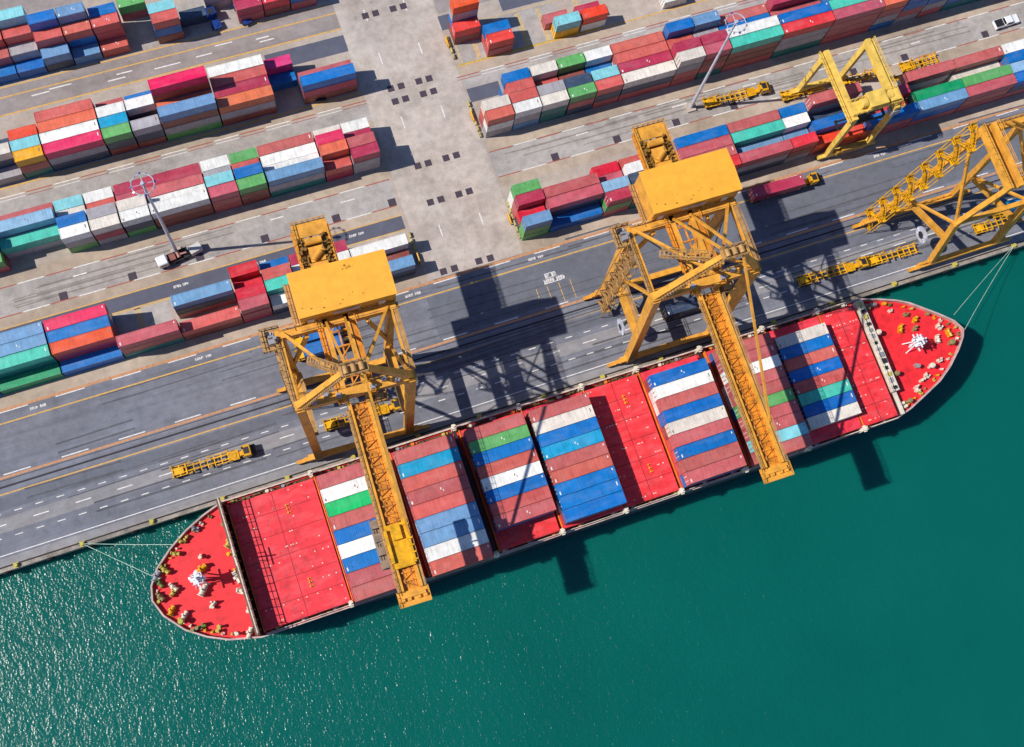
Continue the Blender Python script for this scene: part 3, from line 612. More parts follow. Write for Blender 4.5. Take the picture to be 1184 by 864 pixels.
# ------------------------------------------------------------------ ship-to-shore cranes
def plate(mb, x0, x1, y0, y1, z, t=.1): mb.rng(x0, x1, y0, y1, z-t, z)
def sts(loc, rz, label, house=True, gx=0., boom=True, trolley=False, stays=True, zt=38.):
    C = empty('quay_crane', loc, rz); tag(C, label, 'crane', 'ship to shore cranes on the quay rails')
    P = lambda nm, mb, m=CRANE, par=C, **k: mb.build(nm, m, par, **k)
    yw, yl = -5.2, 11.; ft, tp = 9.8, 10.6; ywt = -1.9; yt = 12.2
    for sx in (-1, 1):
        mb = MB(); mb.beam((sx*ft, yw, 2.2), (sx*tp, ywt, zt), 1.7, 1.9, 1.5, 2.4); P('leg', mb)
        mb = MB(); mb.beam((sx*ft, yl, 2.2), (sx*tp, yt, zt), 1.5, 1.7, 1.4, 2.); P('leg', mb)
        mb = MB(); mb.beam((sx*(ft+.2), yw+.9, 15.), (sx*(ft+.2), yl, 15.), 1.3, 1.7); P('portal_beam', mb)
        mb = MB(); mb.beam((sx*(ft+.35), yl-.4, 15.6), (sx*tp, ywt+.6, zt-1), .55, .6); P('brace', mb)
        mb = MB(); mb.beam((sx*tp, yt, zt), (sx*tp, ywt, zt), .5, .9); P('side_beam', mb)
        for y in (yw, yl):
            for k in (-1, 1):
                mb = MB(); mb.box((0, 0, 1.15), (4.6, .8, .6)); mb.box((0, 0, 1.7), (1.2, .9, .9))
                for q in (-1, 1): mb.box((q*1.35, 0, .75), (1.9, .6, .5))
                o = P('bogie', mb); o.location = (sx*ft+k*2.6, y, 0)
                mw = MB()
                for q in (-1.9, -.8, .8, 1.9): mw.tube((q, -.22, .38), (q, .22, .38), .36, n=12)
                mw.build('wheel', DARK, o)
    for y, z in ((yw, 2.4), (yl, 2.4)):
        mb = MB(); mb.rng(-ft-2.2, ft+2.2, y-.62, y+.62, z-.7, z+.7); P('sill_beam', mb)
    mb = MB(); mb.rng(-tp-.9, tp+.9, ywt-.9, ywt+.9, zt-1.2, zt+.9); P('cross_beam', mb)
    mb = MB(); mb.rng(-tp-1., tp+1., yt-.9, yt+.6, zt-1.4, zt+.6); P('cross_beam', mb)
    # horizontal bracing and A-frame
    ap = (0, ywt-.6, 57.5)
    for sx in (-1, 1):
        mb = MB(); mb.beam((sx*tp, ywt, zt+.6), (sx*1.2, ap[1], ap[2]), 1.3, 1.3, .9, .9); P('a_frame_leg', mb)
        mb = MB(); mb.beam((sx*tp*.95, yt, zt+.5), (sx*1.5, ywt+.5, zt+8.), .55, .55); P('brace', mb)
        mb = MB(); mb.beam((sx*1.8, yt, zt+.6), (sx*1., ap[1], ap[2]), .42, .42); P('stay', mb)
        mb = MB(); mb.beam((sx*tp, yl, 15.5), (sx*tp*.55, yl, zt-1.3), .7, .7); P('brace', mb)
    mb = MB(); mb.rng(-2.4, 2.4, ap[1]-1.1, ap[1]+1.1, ap[2]-.3, ap[2]); mb.rail([(-2.4,ap[1]-1.1,ap[2]),(2.4,ap[1]-1.1,ap[2]),(2.4,ap[1]+1.1,ap[2]),(-2.4,ap[1]+1.1,ap[2]),(-2.4,ap[1]-1.1,ap[2])], 1.1, .06, 1.1)
    for q in (-1.4, 0, 1.4): mb.tube((q, ap[1]-.7, ap[2]+.5), (q, ap[1]+.7, ap[2]+.5), .5, n=12)
    P('apex_platform', mb, PLAT)
    mb = MB(); mb.rail([(-tp, ywt+1., zt+.9), (tp, ywt+1., zt+.9)], 1.1, .05, 1.5); P('railing', mb); mb = MB(); mb.rail([(-tp, yt+.6, zt+.6), (tp, yt+.6, zt+.6)], 1.1, .05, 1.5); P('railing', mb)
    # main girder over the legs and out over the land
    g = 2.0; ge = 32. if house else 13.
    for sx in (-1, 1):
        mb = MB(); mb.rng(gx+sx*g-.45, gx+sx*g+.45, -3.6, ge, 36.6, 38.6); P('girder', mb)
        mb = MB(); x = gx+sx*3.1; mb.rng(x-.55, x+.55, -3.6, ge-1, 38.2, 38.28); mb.rail([(gx+sx*3.6, -3.6, 38.28), (gx+sx*3.6, ge-1, 38.28)], 1.1, .05, 1.4); P('walkway', mb, CRANE2)
    mb = MB()
    for y in range(-2, int(ge), 3): mb.rng(gx-1.55, gx+1.55, y-.15, y+.15, 38., 38.35)
    for y in range(-2, int(ge)-2, 6): mb.beam((gx-1.5, y, 38.2), (gx+1.5, y+3, 38.2), .2, .2)
    mb.rng(gx-.15, gx+.15, -2, ge-2, 37.9, 38.05); P('girder_tie', mb, CRANE2)
    if house:
        # back end: plate, drum, sheaves, rails
        mb = MB(); mb.rng(-3.3, 3.3, 29.2, 32.2, 38.75, 39.0); mb.rng(-3.3, -3.0, 22, 29.2, 38.7, 39.); mb.rng(3., 3.3, 22, 29.2, 38.7, 39.); mb.rng(-1.3, 1.5, 23.8, 26.8, 38.7, 39.6)
        mb.box((0, 22.6, 39.4), (3.4, 1.6, 1.6)); mb.tube((-1.6, 27.9, 39.6), (1.6, 27.9, 39.6), .7, n=14); mb.tube((-.9, 24., 40.), (.9, 25.5, 40.), .6, n=12)
        P('rear_platform', mb)
        mb = MB(); mb.rail([(-3.3, 22, 39), (-3.3, 32.2, 39), (3.3, 32.2, 39), (3.3, 22, 39)], 1.1, .05, 1.); P('railing', mb)
        mb = MB(); rq = random.Random(4)
        mb.rng(-3., 3., 22, 29, 38.55, 38.66)
        for i in range(60): hh = rq.uniform(.4, 1.3); mb.box((rq.choice([-1, 1])*rq.uniform(1.3, 2.9), rq.uniform(22, 29), 38.66+hh/2), (rq.uniform(.15, .6), rq.uniform(.15, .8), hh))
        P('hoist_gear', mb, paint('gear_mix', (150,110,40), .6, .6, .7) if 'gear_mix' not in bpy.data.materials else bpy.data.materials['gear_mix'])
    if house:
        mb = MB(); mb.rng(-6.3, 11.9, 12.9, 21.5, 37.6, 43.0); h = P('machinery_house', mb)
        m2 = MB(); m2._f([(-6.5,12.7,42.9),(12.1,12.7,42.9),(12.1,21.7,42.9),(-6.5,21.7,42.9),(-6.5,12.7,43.05),(12.1,12.7,43.05),(12.1,17.2,43.5),(-6.5,17.2,43.5),(12.1,21.7,43.05),(-6.5,21.7,43.05)],
            [(0,1,2,3),(4,5,6,7),(7,6,8,9),(0,1,5,4),(1,2,8,6,5),(2,3,9,8),(3,0,4,7,9)])
        m2.build('roof', ROOFY, h)
        m2 = MB(); m2.box((-4.4, 12.82, 39.2), (1.3, .14, 2.4)); m2.build('door', CREAM, h)
        m2 = MB(); m2.box((9.2, 12.82, 39.8), (1.3, .14, 1.8)); m2.build('door', CREAM, h)
        m2 = MB()
        for q in range(5): m2.box((2.4, 12.8, 40.2+q*.22), (5., .12, .12))
        m2.build('louvre', CREAM, h)
        m2 = MB(); m2.rng(-6.6, 12.2, 11.6, 12.85, 37.55, 37.65); m2.rail([(-6.6, 11.6, 37.65), (12.2, 11.6, 37.65)], 1.1, .05, 1.3); m2.rng(-7.6, -6.35, 12, 21.5, 37.55, 37.65); m2.rail([(-7.6, 21.5, 37.65), (-7.6, 12, 37.65)], 1.1, .05, 1.3); m2.build('gallery', PLAT, h)
        m2 = MB(); rq = random.Random(9)
        for i in range(9): m2.box((rq.uniform(-5.5, 11), rq.uniform(13.3, 15.6), 43.2), (rq.uniform(.1, .4), rq.uniform(.06, .14), .2))
        m2.build('roof_hatch', DARK, h)
        if trolley:
            m2 = MB(); rs_ = random.Random(30)
            for i in range(13): a_ = rs_.uniform(0, 3.1); x_, y_ = 3.6+i*.16+rs_.uniform(-.1, .1), 20.+rs_.uniform(-.5, .4)-.03*i; m2.beam((x_, y_, 43.2), (x_+.35*math.cos(a_), y_+.35*math.sin(a_), 43.2), .09, .12)
            m2.rng(3.5, 5.7, 19.9, 19.97, 43.1, 43.24); m2.build('roof_scuff', plain('scuff_brown', (176,120,30)), h)
    ye = -39.6
    if boom:
        for sx in (-1, 1):
            mb = MB(); mb.rng(sx*1.75-.32, sx*1.75+.32, ye, -3.7, 36.2, 37.9); P('boom_girder', mb)
            mb = MB(); mb.rng(sx*2.4-.26, sx*2.4+.26, ye, -5, 37.55, 37.62); mb.rail([(sx*2.62, ye, 37.62), (sx*2.62, -5, 37.62)], 1.05, .045, 1.2)
            for q in range(14): mb.rng(sx*2.4-.3, sx*2.4+.3, -6.5-q*2.4, -6.1-q*2.4, 37.1, 37.56)
            P('boom_walkway', mb, bpy.data.materials['platform_tan'])
        mb = MB(); mb.rng(-1.44, 1.44, ye, -4., 36.9, 37.0)
        for q in range(22): y_ = -5.2-q*1.56; mb.rng(-1.44, 1.44, y_-.16, y_+.16, 37.0, 37.45); mb.beam((-1.4 if q % 2 else 1.4, y_, 37.3), (1.4 if q % 2 else -1.4, y_-1.56, 37.3), .16, .16)
        for q in range(60): mb.box((rq.uniform(-1.3, 1.3), rq.uniform(ye+1, -5), 37.06), (rq.uniform(.1, .5), rq.uniform(.15, .8), rq.uniform(.12, .5)))
        P('boom_deck', mb, CRANE2)
        for x_ in (-.75, .7):
            mb = MB(); mb.tube((x_, ye+.5, 37.6), (x_, -3., 37.6), .04, n=5); P('hoist_cable', mb, DARK)
        mb = MB(); mb.rng(-2.9, 2.9, -42.4, ye, 36.9, 37.1); mb.rng(-2.9, 2.9, -42.4, -41.7, 37.1, 37.5); mb.rng(-2.3, 2.3, -40.9, -40.3, 37.1, 37.6); mb.rail([(-2.9, ye, 37.1), (-2.9, -42.4, 37.1), (2.9, -42.4, 37.1), (2.9, ye, 37.1)], 1.1, .05, .9)
        for q in (-2, -.8, .9, 2.1): mb.box((q, -41.2, 37.35), (.6, .5, .6))
        P('boom_tip', mb)
        mb = MB(); mb.beam((1.5, ap[1], ap[2]+.4), (2.2, -31.5, 38.), .42, .42); P('forestay', mb)
    if trolley:
        mb = MB(); mb.rng(-1.9, 1.9, -35.6, -27.6, 37.95, 38.7); mb.rng(-2.2, -1.6, -34.5, -28.5, 38.7, 39.4); mb.rng(1.5, 2.2, -35.2, -27.2, 38., 39.1); mb.rng(-.8, .9, -30.6, -28, 38.7, 39.7)
        for q in range(6): mb.rng(1.4, 2.6, -34.9+q*1.3, -34.6+q*1.3, 39.1, 39.3)
        T = P('trolley', mb, TRUCKY, bevel=.04)
        m2 = MB(); m2.rng(-4.0, -1.6, -34.8, -25.4, 34.2, 34.5)
        for q in range(4): m2.box((-3.3, -26.4-q*2.5, 35.2), (1.3, 1.5, 1.4))
        m2.rail([(-4.1, -25.4, 34.5), (-4.1, -34.8, 34.5)], 1.1, .05, 1.2); m2.beam((-3.3, -30, 36), (-2, -30, 38), .3, .3); m2.build('operator_cab', paint('cab_grey', (150,130,112), .5, .5, .6), T)
    # zigzag stair on the left landside leg
    mb = MB(); xs = -ft-1.6; z = .4; y = yl-1.2
    for f in range(12):
        z2 = z+3.05; y2 = yl-1.2 if f % 2 else yl-4.4
        mb.beam((xs, y, z), (xs, y2, z2), .75, .14); mb.rng(xs-.9, xs+.9, y2-.7, y2+.7, z2-.06, z2)
        for sx in (-.42, .42): mb.beam((xs+sx, y, z+1.), (xs+sx, y2, z2+1.), .09, .09); mb.beam((xs+sx, y2, z2), (xs+sx, y2, z2+1.), .09, .09); mb.beam((xs+sx, (y+y2)/2, (z+z2)/2), (xs+sx, (y+y2)/2, (z+z2)/2+1), .07, .07)
        mb.rail([(xs-.9, y2-.7, z2), (xs-.9, y2+.7, z2)], 1., .05, .7)
        y, z = y2, z2
    for sx in (-.9, .9):
        for yy in (yl-5.1, yl-.5): mb.beam((xs+sx, yy, 0.4), (xs+sx, yy, 37.), .14, .14)
    P('stairway', mb, bpy.data.materials['platform_tan'])
    for sx in (-1, 1):
        mb = MB(); x_ = sx*(tp+.75); mb.rng(x_-.35, x_+.35, ywt+1, yt-1, zt+.3, zt+.36); mb.rail([(x_+sx*.35, ywt+1, zt+.36), (x_+sx*.35, yt-1, zt+.36)], 1.1, .05, 1.1)
        x_ = sx*(ft-.75); mb.rng(x_-.4, x_+.4, yw+1.6, yl-1, 15.86, 15.92); mb.rail([(x_-sx*.4, yw+1.6, 15.9), (x_-sx*.4, yl-1, 15.9)], 1.1, .05, 1.1)
        mb.beam((x_, yl-1, 15.89), (sx*tp, yt-1, zt+.33), .12, .12); P('access_walkway', mb, bpy.data.materials['platform_tan'])
        mb = MB(); mb.beam((sx*(tp-1.1), ywt+1., zt+1), (sx*1.9, 1.5, 38.5), .22, .22); mb.beam((sx*1.9, 1.5, 38.5), (sx*(tp-1.1), yt-1., zt+.6), .22, .22); P('cable_tray', mb, DARK)
        for q in range(3):
            mb = MB(); mb.box((0, 0, .45), (.9, .7, .9)); mb.box((0, .5, .25), (.5, .3, .5)); mb.tube((.6, 0, 0), (.6, 0, 1.2), .12)
            o = P('electrical_box', mb, GREYST); o.location = (sx*(3.2+q*2.3), ywt+(.45 if q % 2 else -.4), zt+.88)
        for q in range(4):
            mb = MB(); mb.box((0, 0, .2), (.5, .35, .4)); o = P('floodlight', mb, CREAM); o.location = (sx*(2.9+q*2.), yt+.75, zt+.5)
    mb = MB(); mb.rng(-14.2, -10.4, 9.6, 14., 37.3, 37.5); mb.rail([(-10.6, 9.6, 37.5), (-14.2, 9.6, 37.5), (-14.2, 14, 37.5), (-10.6, 14, 37.5)], 1.2, .07, .9)
    for q in range(5): mb.beam((-14+q*.8, 9.7, 37.3), (-11, 11.5, 34.), .12, .12)
    pl_ = P('equipment_platform', mb, PLAT); re_ = random.Random(6)
    for q in range(7): m2 = MB(); w_, h_ = re_.uniform(.6, 1.3), re_.uniform(.8, 1.9); m2.box((0, 0, h_/2), (w_, w_*.8, h_)); m2.box((0, -w_*.42, h_*.6), (w_*.6, .06, h_*.4)); o = m2.build('electrical_box', [GREYST, LAMPM, DARK][q % 3], pl_); o.location = (re_.uniform(-13.5, -11.2), re_.uniform(10.2, 13.4), 37.5)
    # lattice catwalk climbing to the apex platform
    mb = MB(); A_, B_ = Vector((-7.2, 5.2, zt+1)), Vector((-2.2, ap[1]+.6, ap[2]-5))
    for o_ in (Vector((0, 0, 0)), Vector((0, 0, 1.5)), Vector((.5, 1.3, 0)), Vector((.5, 1.3, 1.5))): mb.beam(A_+o_, B_+o_, .14, .14)
    for q in range(12):
        f, g_ = q/12, (q+1)/12; a_, b_ = A_+(B_-A_)*f, A_+(B_-A_)*g_
        mb.beam(a_, b_+Vector((0, 0, 1.5)), .1, .1); mb.beam(a_+Vector((.5, 1.3, 0)), b_+Vector((.5, 1.3, 1.5)), .1, .1); mb.beam(a_, a_+Vector((.5, 1.3, 0)), .3, .1); mb.beam(a_, a_+Vector((0, 0, 1.5)), .1, .1)
    P('catwalk', mb, PLAT)
    mb = MB(); mb.rng(2.6, 5.4, -4.9, -3.0, 36.6, 36.75); mb.rail([(2.6, -4.9, 36.75), (5.4, -4.9, 36.75), (5.4, -3., 36.75)], 1.2, .07, .6); mb.box((4., -3.9, 37.3), (1.6, .9, 1.)); P('sheave_platform', mb, PLAT)
    # ladders up the A-frame
    mb = MB(); mb.beam((-tp+.4, ywt-.9, zt+1), (-1.9, ap[1]-.9, ap[2]-.3), .5, .12)
    for q in range(24): f = q/24; mb.box((-tp+.4+(tp-2.3)*f, ywt-.9+(ap[1]-ywt)*f, zt+1.3+(ap[2]-zt-1.3)*f), (.12, .7, .12))
    P('ladder', mb, bpy.data.materials['platform_tan'])
    # cable reel on the left portal beam
    mb = MB(); mb.tube((-ft-1.35, .6, 9.2), (-ft-1.0, .6, 9.2), 1.9, n=28); mb.tube((-ft-1.42, .6, 9.2), (-ft-.9, .6, 9.2), .35, n=12)
    for q in range(8): a = q*math.pi/4; mb.beam((-ft-1.38, .6, 9.2), (-ft-1.38, .6+math.cos(a)*1.8, 9.2+math.sin(a)*1.8), .1, .08)
    o = P('cable_reel', mb, LAMPM); m2 = MB(); m2.beam((-ft-1.1, .6, 9.2), (-ft-.2, .6, 14.4), .5, .5); m2.tube((-ft-1.45, .6, 9.2), (-ft-1.36, .6, 9.2), .8, n=18); m2.build('reel_hub', DARK, o)
    return C
rq = random.Random(2)
sts((-35.4, 0, 0), R(-2.), 'complete yellow quay crane with trolley and cab, nearer the stern cross wall', trolley=True)
sts((35.4, 0, 0), R(-.6), 'complete yellow quay crane with bare boom and no trolley, nearer the bow')
C = empty('quay_crane', (103., 0, 0)); tag(C, 'partly cropped yellow quay crane without roofed house, beyond the ship bow', 'crane', 'ship to shore cranes on the quay rails')
def part(nm, mb, m=CRANE, par=None): return mb.build(nm, m, par or C)
for sx in (-1, 1):
    wx = -2. if sx < 0 else 15.; wf, wt, lf, lt = (wx+.2, -5.2, 2.2), (wx-.7*sx*-1, -1.9, 20.), (sx*10.1, 8.6, 2.2), (sx*5., 8.8, 47.)
    mb = MB(); mb.beam(wf, wt, 1.3, 1.4, 1.3, 1.4); part('leg', mb)
    mb = MB(); mb.beam(lf, lt, 1.2, 1.3, 1.1, 1.2); part('leg', mb)
    l15 = (sx*8.6, 8.65, 15.); w15 = (wx-.2, -2.8, 13.)
    mb = MB(); mb.beam(l15, w15, 1.1, 1.2); part('portal_beam', mb)
    mb = MB(); mb.beam(l15, wt, .55, .55); part('brace', mb)
    mb = MB(); mb.beam((sx*5.6, 8.8, 42.), wt, .6, .6); part('brace', mb)
    mb = MB(); mb.beam(wt, (8.+sx*1., -.8, 50.), 1.15, 1.15, .9, .9); part('a_frame_leg', mb)
    mb = MB(); mb.rng(-4.5+sx*1.1-.55, -4.5+sx*1.1+.55, -4.4, 9.5, 46.2, 48.); mb.rail([(-4.5+sx*1.6, -4.4, 48.), (-4.5+sx*1.6, 9.5, 48.)], 1.1, .05, 1.2); part('girder', mb)
    for q in (0, 1.7): mb = MB(); mb.tube((-1.5+q, 9, 48.), (8.+q, -.8, 50.), .16); part('stay', mb)
    for y in (-5.2, 8.6):
        for k in (-1, 1):
            mb = MB(); mb.box((0, 0, 1.15), (4.6, .8, .6)); mb.box((0, 0, 1.7), (1.2, .9, .9)); mb.box((-1.4, 0, .7), (1.8, .6, .5)); mb.box((1.4, 0, .7), (1.8, .6, .5))
            o = part('bogie', mb); o.location = ((sx*10.6 if y > 0 else wx)+k*2.6, y, 0)
for y in (-5.2, 8.6):
    mb = MB(); mb.rng(-13.5 if y > 0 else -5., 13.5 if y > 0 else 18., y-.6, y+.6, 1.8, 3.1); mb.rail([(-5., y, 3.1), (13.5, y, 3.1)], 1., .05, 1.5); part('sill_beam', mb)
mb = MB(); mb.beam((-2.6, -1.9, 20.), (14.4, -1.9, 20.), 1., 1.2); part('cross_beam', mb)
mb = MB(); mb.beam((-5.6, 8.8, 46.), (5.6, 8.8, 46.), 1.4, 1.8); mb.rail([(-5.6, 9.5, 46.9), (5.6, 9.5, 46.9)], 1.1, .05, 1.2); part('cross_beam', mb)
mb = MB(); z = .4
for f in range(15):
    z2 = z+3.05; off = lambda zz, q: Vector((-10.1+5.1*zz/47-1.7, 8.6+(1.6 if q else -1.6), zz)); a, b = off(z, f % 2), off(z2, (f+1) % 2)
    mb.beam(a, b, .8, .14); mb.box((b.x, b.y, z2), (1.9, 1.4, .08))
    for sx in (-.42, .42): mb.beam(a+Vector((sx, 0, 1)), b+Vector((sx, 0, 1)), .1, .1); mb.beam(b+Vector((sx, 0, 0)), b+Vector((sx, 0, 1)), .1, .1); mb.beam((a+b)/2+Vector((sx, 0, 0)), (a+b)/2+Vector((sx, 0, 1)), .08, .08)
    mb.rail([(b.x-.95, b.y-.7, z2), (b.x-.95, b.y+.7, z2), (b.x+.95, b.y+.7, z2)], 1., .06, .7); mb.beam(b, (b.x+1.6, 8.65, z2), .2, .2); z = z2
for q in (-1, 1): mb.beam((-12.7, 8.6+q*2.2, .3), (-12.7+4.9, 8.6+q*2.2, 46), .16, .16); mb.beam((-10.9, 8.6+q*2.2, .3), (-10.9+4.9, 8.6+q*2.2, 46), .16, .16)
part('stairway', mb, TRUCKY)
mb = MB(); mb.tube((-5.35, .2, 9.6), (-5., .2, 9.6), 2., n=28); mb.tube((-5.45, .2, 9.6), (-4.9, .2, 9.6), .4, n=12)
for q in range(8): a = q*math.pi/4; mb.beam((-5.4, .2, 9.6), (-5.4, .2+math.cos(a)*1.9, 9.6+math.sin(a)*1.9), .12, .08)
o = part('cable_reel', mb, LAMPM); m2 = MB(); m2.beam((-5.1, .2, 9.6), (-4.2, .6, 13.4), .5, .5); m2.tube((-5.47, .2, 9.6), (-5.37, .2, 9.6), .9, n=18); m2.build('reel_hub', DARK, o)


# ------------------------------------------------------------------ rubber tyred yard crane
C = empty('yard_crane', (93.4, 35.8, 0)); tag(C, 'pale yellow rubber tyred gantry crane straddling the right quayside containers', 'crane')
ht = 20.5
for sx in (-1, 1):
    mb = MB(); mb.rng(sx*5.2-.6, sx*5.2+.6, -8.7, 8.9, ht-1.8, ht); o = mb.build('girder', RTGY, C)
    m2 = MB(); x = sx*6.4; m2.rng(x-.45, x+.45, -8.7, 8.9, ht-.9, ht-.82); m2.rail([(sx*6.85, -8.7, ht-.8), (sx*6.85, 8.9, ht-.8)], 1.1, .06, 1.3); m2.build('walkway', RTGY, o)
    for sy in (-1, 1):
        mb = MB(); mb.beam((sx*5.4, sy*8.7, 2.), (sx*5.2, sy*8.2, ht-1.8), .8, 1.2, 1.05, 1.3); mb.build('leg', RTGY, C)
        mb = MB(); mb.box((0, 0, .9), (4.2, 1.1, .9)); o = mb.build('bogie', RTGY, C); o.location = (sx*5.4, sy*8.7, .6)
        m2 = MB()
        for q in (-1.4, 1.4): m2.tube((q, -.35, .15), (q, .35, .15), .75, n=16)
        m2.build('tyre', TYRE, o)
for sy in (-1, 1):
    mb = MB(); mb.rng(-5.4, 5.4, sy*8.7-.5, sy*8.7+.5, 1.7, 2.9); mb.build('sill_beam', RTGY, C)
mb = MB(); mb.rng(-3., 3.4, -10.1, -8.9, 3.0, 5.4); mb.rng(-4., -3.1, -10., -9., 3, 4.6); mb.build('power_unit', paint('unit_ochre', (190,140,50), .5, .5, .6), C, bevel=.05)
mb = MB(); mb.rng(-5.9, 6.1, -5.2, -2.0, ht+.02, ht+.5); mb.rng(-2., 2.4, -5.2, -1.6, ht+.5, ht+2.6); mb.tube((-3.6, -3.4, ht+1.5), (-2.2, -3.4, ht+1.5), 1.1, n=16); mb.tube((2.6, -3.4, ht+1.4), (4.2, -3.4, ht+1.4), .9, n=16)
mb.rng(3.5, 5.9, -4.9, -2.2, ht+.5, ht+1.9); tr = mb.build('trolley', RTGY, C, bevel=.05); tr.location.y = -2.6
m2 = MB(); m2.rng(4.6, 6.6, -6.4, -4.4, ht-3.6, ht-1.4); m2.build('operator_cab', GREYST, tr, bevel=.08)
m2 = MB(); m2.rail([(-5.9, -5.3, ht+.5), (6.1, -5.3, ht+.5), (6.1, -1.9, ht+.5), (-5.9, -1.9, ht+.5)], 1.1, .06, 1.2); m2.build('railing', RTGY, tr)
mb = MB()
for sx in (-2.2, 2.2):
    for y in (-7., -5.4): mb.beam((sx, y, ht-.2), (sx*1.1, y, 13.4), .06, .06)
mb.build('hoist_rope', DARK, C)
mb = MB(); mb.rng(-6., 6., -4.6, -4.3, 12.7, 13.2); mb.rng(-6., 6., -2.9, -2.6, 12.7, 13.2); mb.rng(-2.5, 2.5, -4.3, -2.9, 12.6, 13.3); mb.rng(-6.1, -5.7, -4.8, -2.4, 12.5, 13.2); mb.rng(5.7, 6.1, -4.8, -2.4, 12.5, 13.2); o = mb.build('spreader', DARK, C); o.location.y = -2.6

# ------------------------------------------------------------------ trucks
def wheels(parent, xs, w=2.3, r=.5, m=TYRE):
    for x in xs:
        for sy in (-1, 1):
            mb = MB(); mb.tube((0, -.26, 0), (0, .26, 0), r, n=14); mb.tube((0, sy*.27-.02, 0), (0, sy*.27+.02, 0), r*.5, n=10)
            o = mb.build('wheel', m, parent); o.location = (x, sy*(w/2-.2), r)
def tractor(loc, rz, label, body=TRUCKY, cabm=None, group='terminal tractors', cat='truck', dark=False):
    T = empty('terminal_tractor', loc, rz); tag(T, label, cat, group)
    mb = MB(); mb.rng(-2.6, 2.7, -.5, .5, .6, 1.); mb.rng(-2.6, -.6, -1.05, 1.05, 1., 1.2); mb.tube((-1.6, 0, 1.2), (-1.6, 0, 1.34), .55, n=14); mb.build('chassis', body, T)
    mb = MB(); mb.rng(.2, 2.1, -1.2, 1.2, .95, 2.9); c = mb.build('cab', cabm or body, T, bevel=.12)
    m2 = MB(); m2.rng(2.06, 2.16, -1., 1., 1.9, 2.7); m2.rng(.5, 1.8, -1.22, 1.22, 1.9, 2.6); m2.build('window', GLASS, c)
    m2 = MB(); m2.rng(.6, 1.7, -.7, .7, 2.9, 2.98); m2.box((.4, .7, 3.), (.3, .5, .2)); m2.build('roof_panel', DARK, c)
    mb = MB(); mb.rng(2.1, 3.1, -1.15, 1.15, .7, 1.7); mb.build('bonnet', DARK if dark else body, T, bevel=.08)
    mb = MB(); mb.tube((.05, -.9, 1.), (.05, -.9, 3.3), .12); mb.build('exhaust', DARK, T)
    wheels(T, (-1.7, 2.2)); return T
def chassis(loc, rz, label, ln=12.4, m=TRUCKY):
    T = empty('container_trailer', loc, rz); tag(T, label, 'trailer', 'yellow skeletal container trailers')
    mb = MB()
    for sy in (-.5, .5): mb.rng(-ln/2, ln/2, sy-.12, sy+.12, .95, 1.3)
    for i in range(9): mb.rng(-ln/2+.3+i*(ln-.6)/8-.1, -ln/2+.3+i*(ln-.6)/8+.1, -1.2, 1.2, 1.05, 1.32)
    for sy in (-1.1, 1.1): mb.rng(-ln/2, -ln/2+4.2, sy-.08, sy+.08, 1.05, 1.34); mb.rng(ln/2-3., ln/2, sy-.08, sy+.08, 1.05, 1.34)
    mb.rng(-ln/2+.6, -ln/2+2.6, -.75, .75, 1.3, 1.38); mb.rng(-ln/2+3., -ln/2+3.3, -1.15, 1.15, 1.3, 1.5); mb.build('frame', m, T)
    for x in (-ln/2+.2, -ln/6, ln/6, ln/2-.2):
        for sy in (-1, 1):
            mb = MB(); mb.box((0, 0, 0), (.5, .3, .5)); mb.box((0, sy*.12, .3), (.3, .1, .5)); o = mb.build('corner_guide', m, T); o.location = (x, sy*1.12, 1.5)
    mb = MB(); mb.rng(-ln/2+.4, -ln/2+3.2, -.9, .9, .5, .95); mb.rng(ln/2-4, ln/2-3.6, -.9, .9, .1, .95); mb.rng(-ln/2+3., ln/2-3.8, -.08, .08, .7, .9); mb.build('undercarriage', DARK, T)
    wheels(T, (-ln/2+1., -ln/2+2.3)); return T
def cbox(c, n, loc, label, rz=0, sc=(1, 1, 1)):
    o = bpy.data.objects.new('shipping_container', cmesh(c, n)); COL.objects.link(o); o.location = loc; o.rotation_euler = (0, 0, rz); o.scale = sc; tag(o, label, 'container', 'containers riding on trailers'); return o
tractor((-60.6, .9, 0), R(-1), 'dark nosed yellow tractor on open quay road, nearest the left end', dark=True); chassis((-69.3, 1.2, 0), R(-1), 'empty yellow trailer alone on the open quay road above the stern')
tractor((-27.6, .7, 0), R(-1), 'yellow tractor between the legs of the trolley crane'); chassis((-36.4, 1., 0), R(-1), 'empty yellow trailer under the boom of the trolley crane')
tractor((84.6, -.3, 0), R(-1), 'yellow tractor with square cab beside the bow, between two trailers'); chassis((75.8, 0, 0), R(-1), 'empty yellow trailer in the bare boom crane shadow by the bow')
chassis((93.8, -.5, 0), R(-1), 'empty yellow trailer passing the cable reel of the cropped crane')
tractor((81.4, 22.4, 0), R(-1), 'yellow tractor pulling the magenta container on the dark quay road', dark=True); chassis((72.6, 22.4, 0), R(-1), 'trailer under the magenta container on the dark quay road', m=TRUCKY)
cbox('c', 40, (72.8, 22.4, 1.42), 'magenta crimson long container riding a trailer on the quay road', R(-1), (1.05, 1.04, 1))
tractor((51., 1.9, 0), R(-1), 'yellow tractor in shade between the legs of the bare boom crane'); chassis((42.6, 2.1, 0), R(-1), 'trailer under the navy container by the bare boom crane')
cbox('v', 40, (42.8, 2.1, 1.42), 'navy long container riding a trailer between the bare boom crane legs', R(-1))
chassis((-37.4, 17.5, 0), R(-1), 'trailer under the scratched blue pair behind the trolley crane', ln=12.4); cbox('b', 40, (-37.6, 17.5, 1.42), 'blue long container riding a trailer under the trolley crane girder, nearer the water', R(-1), (.72, 1.05, .9))
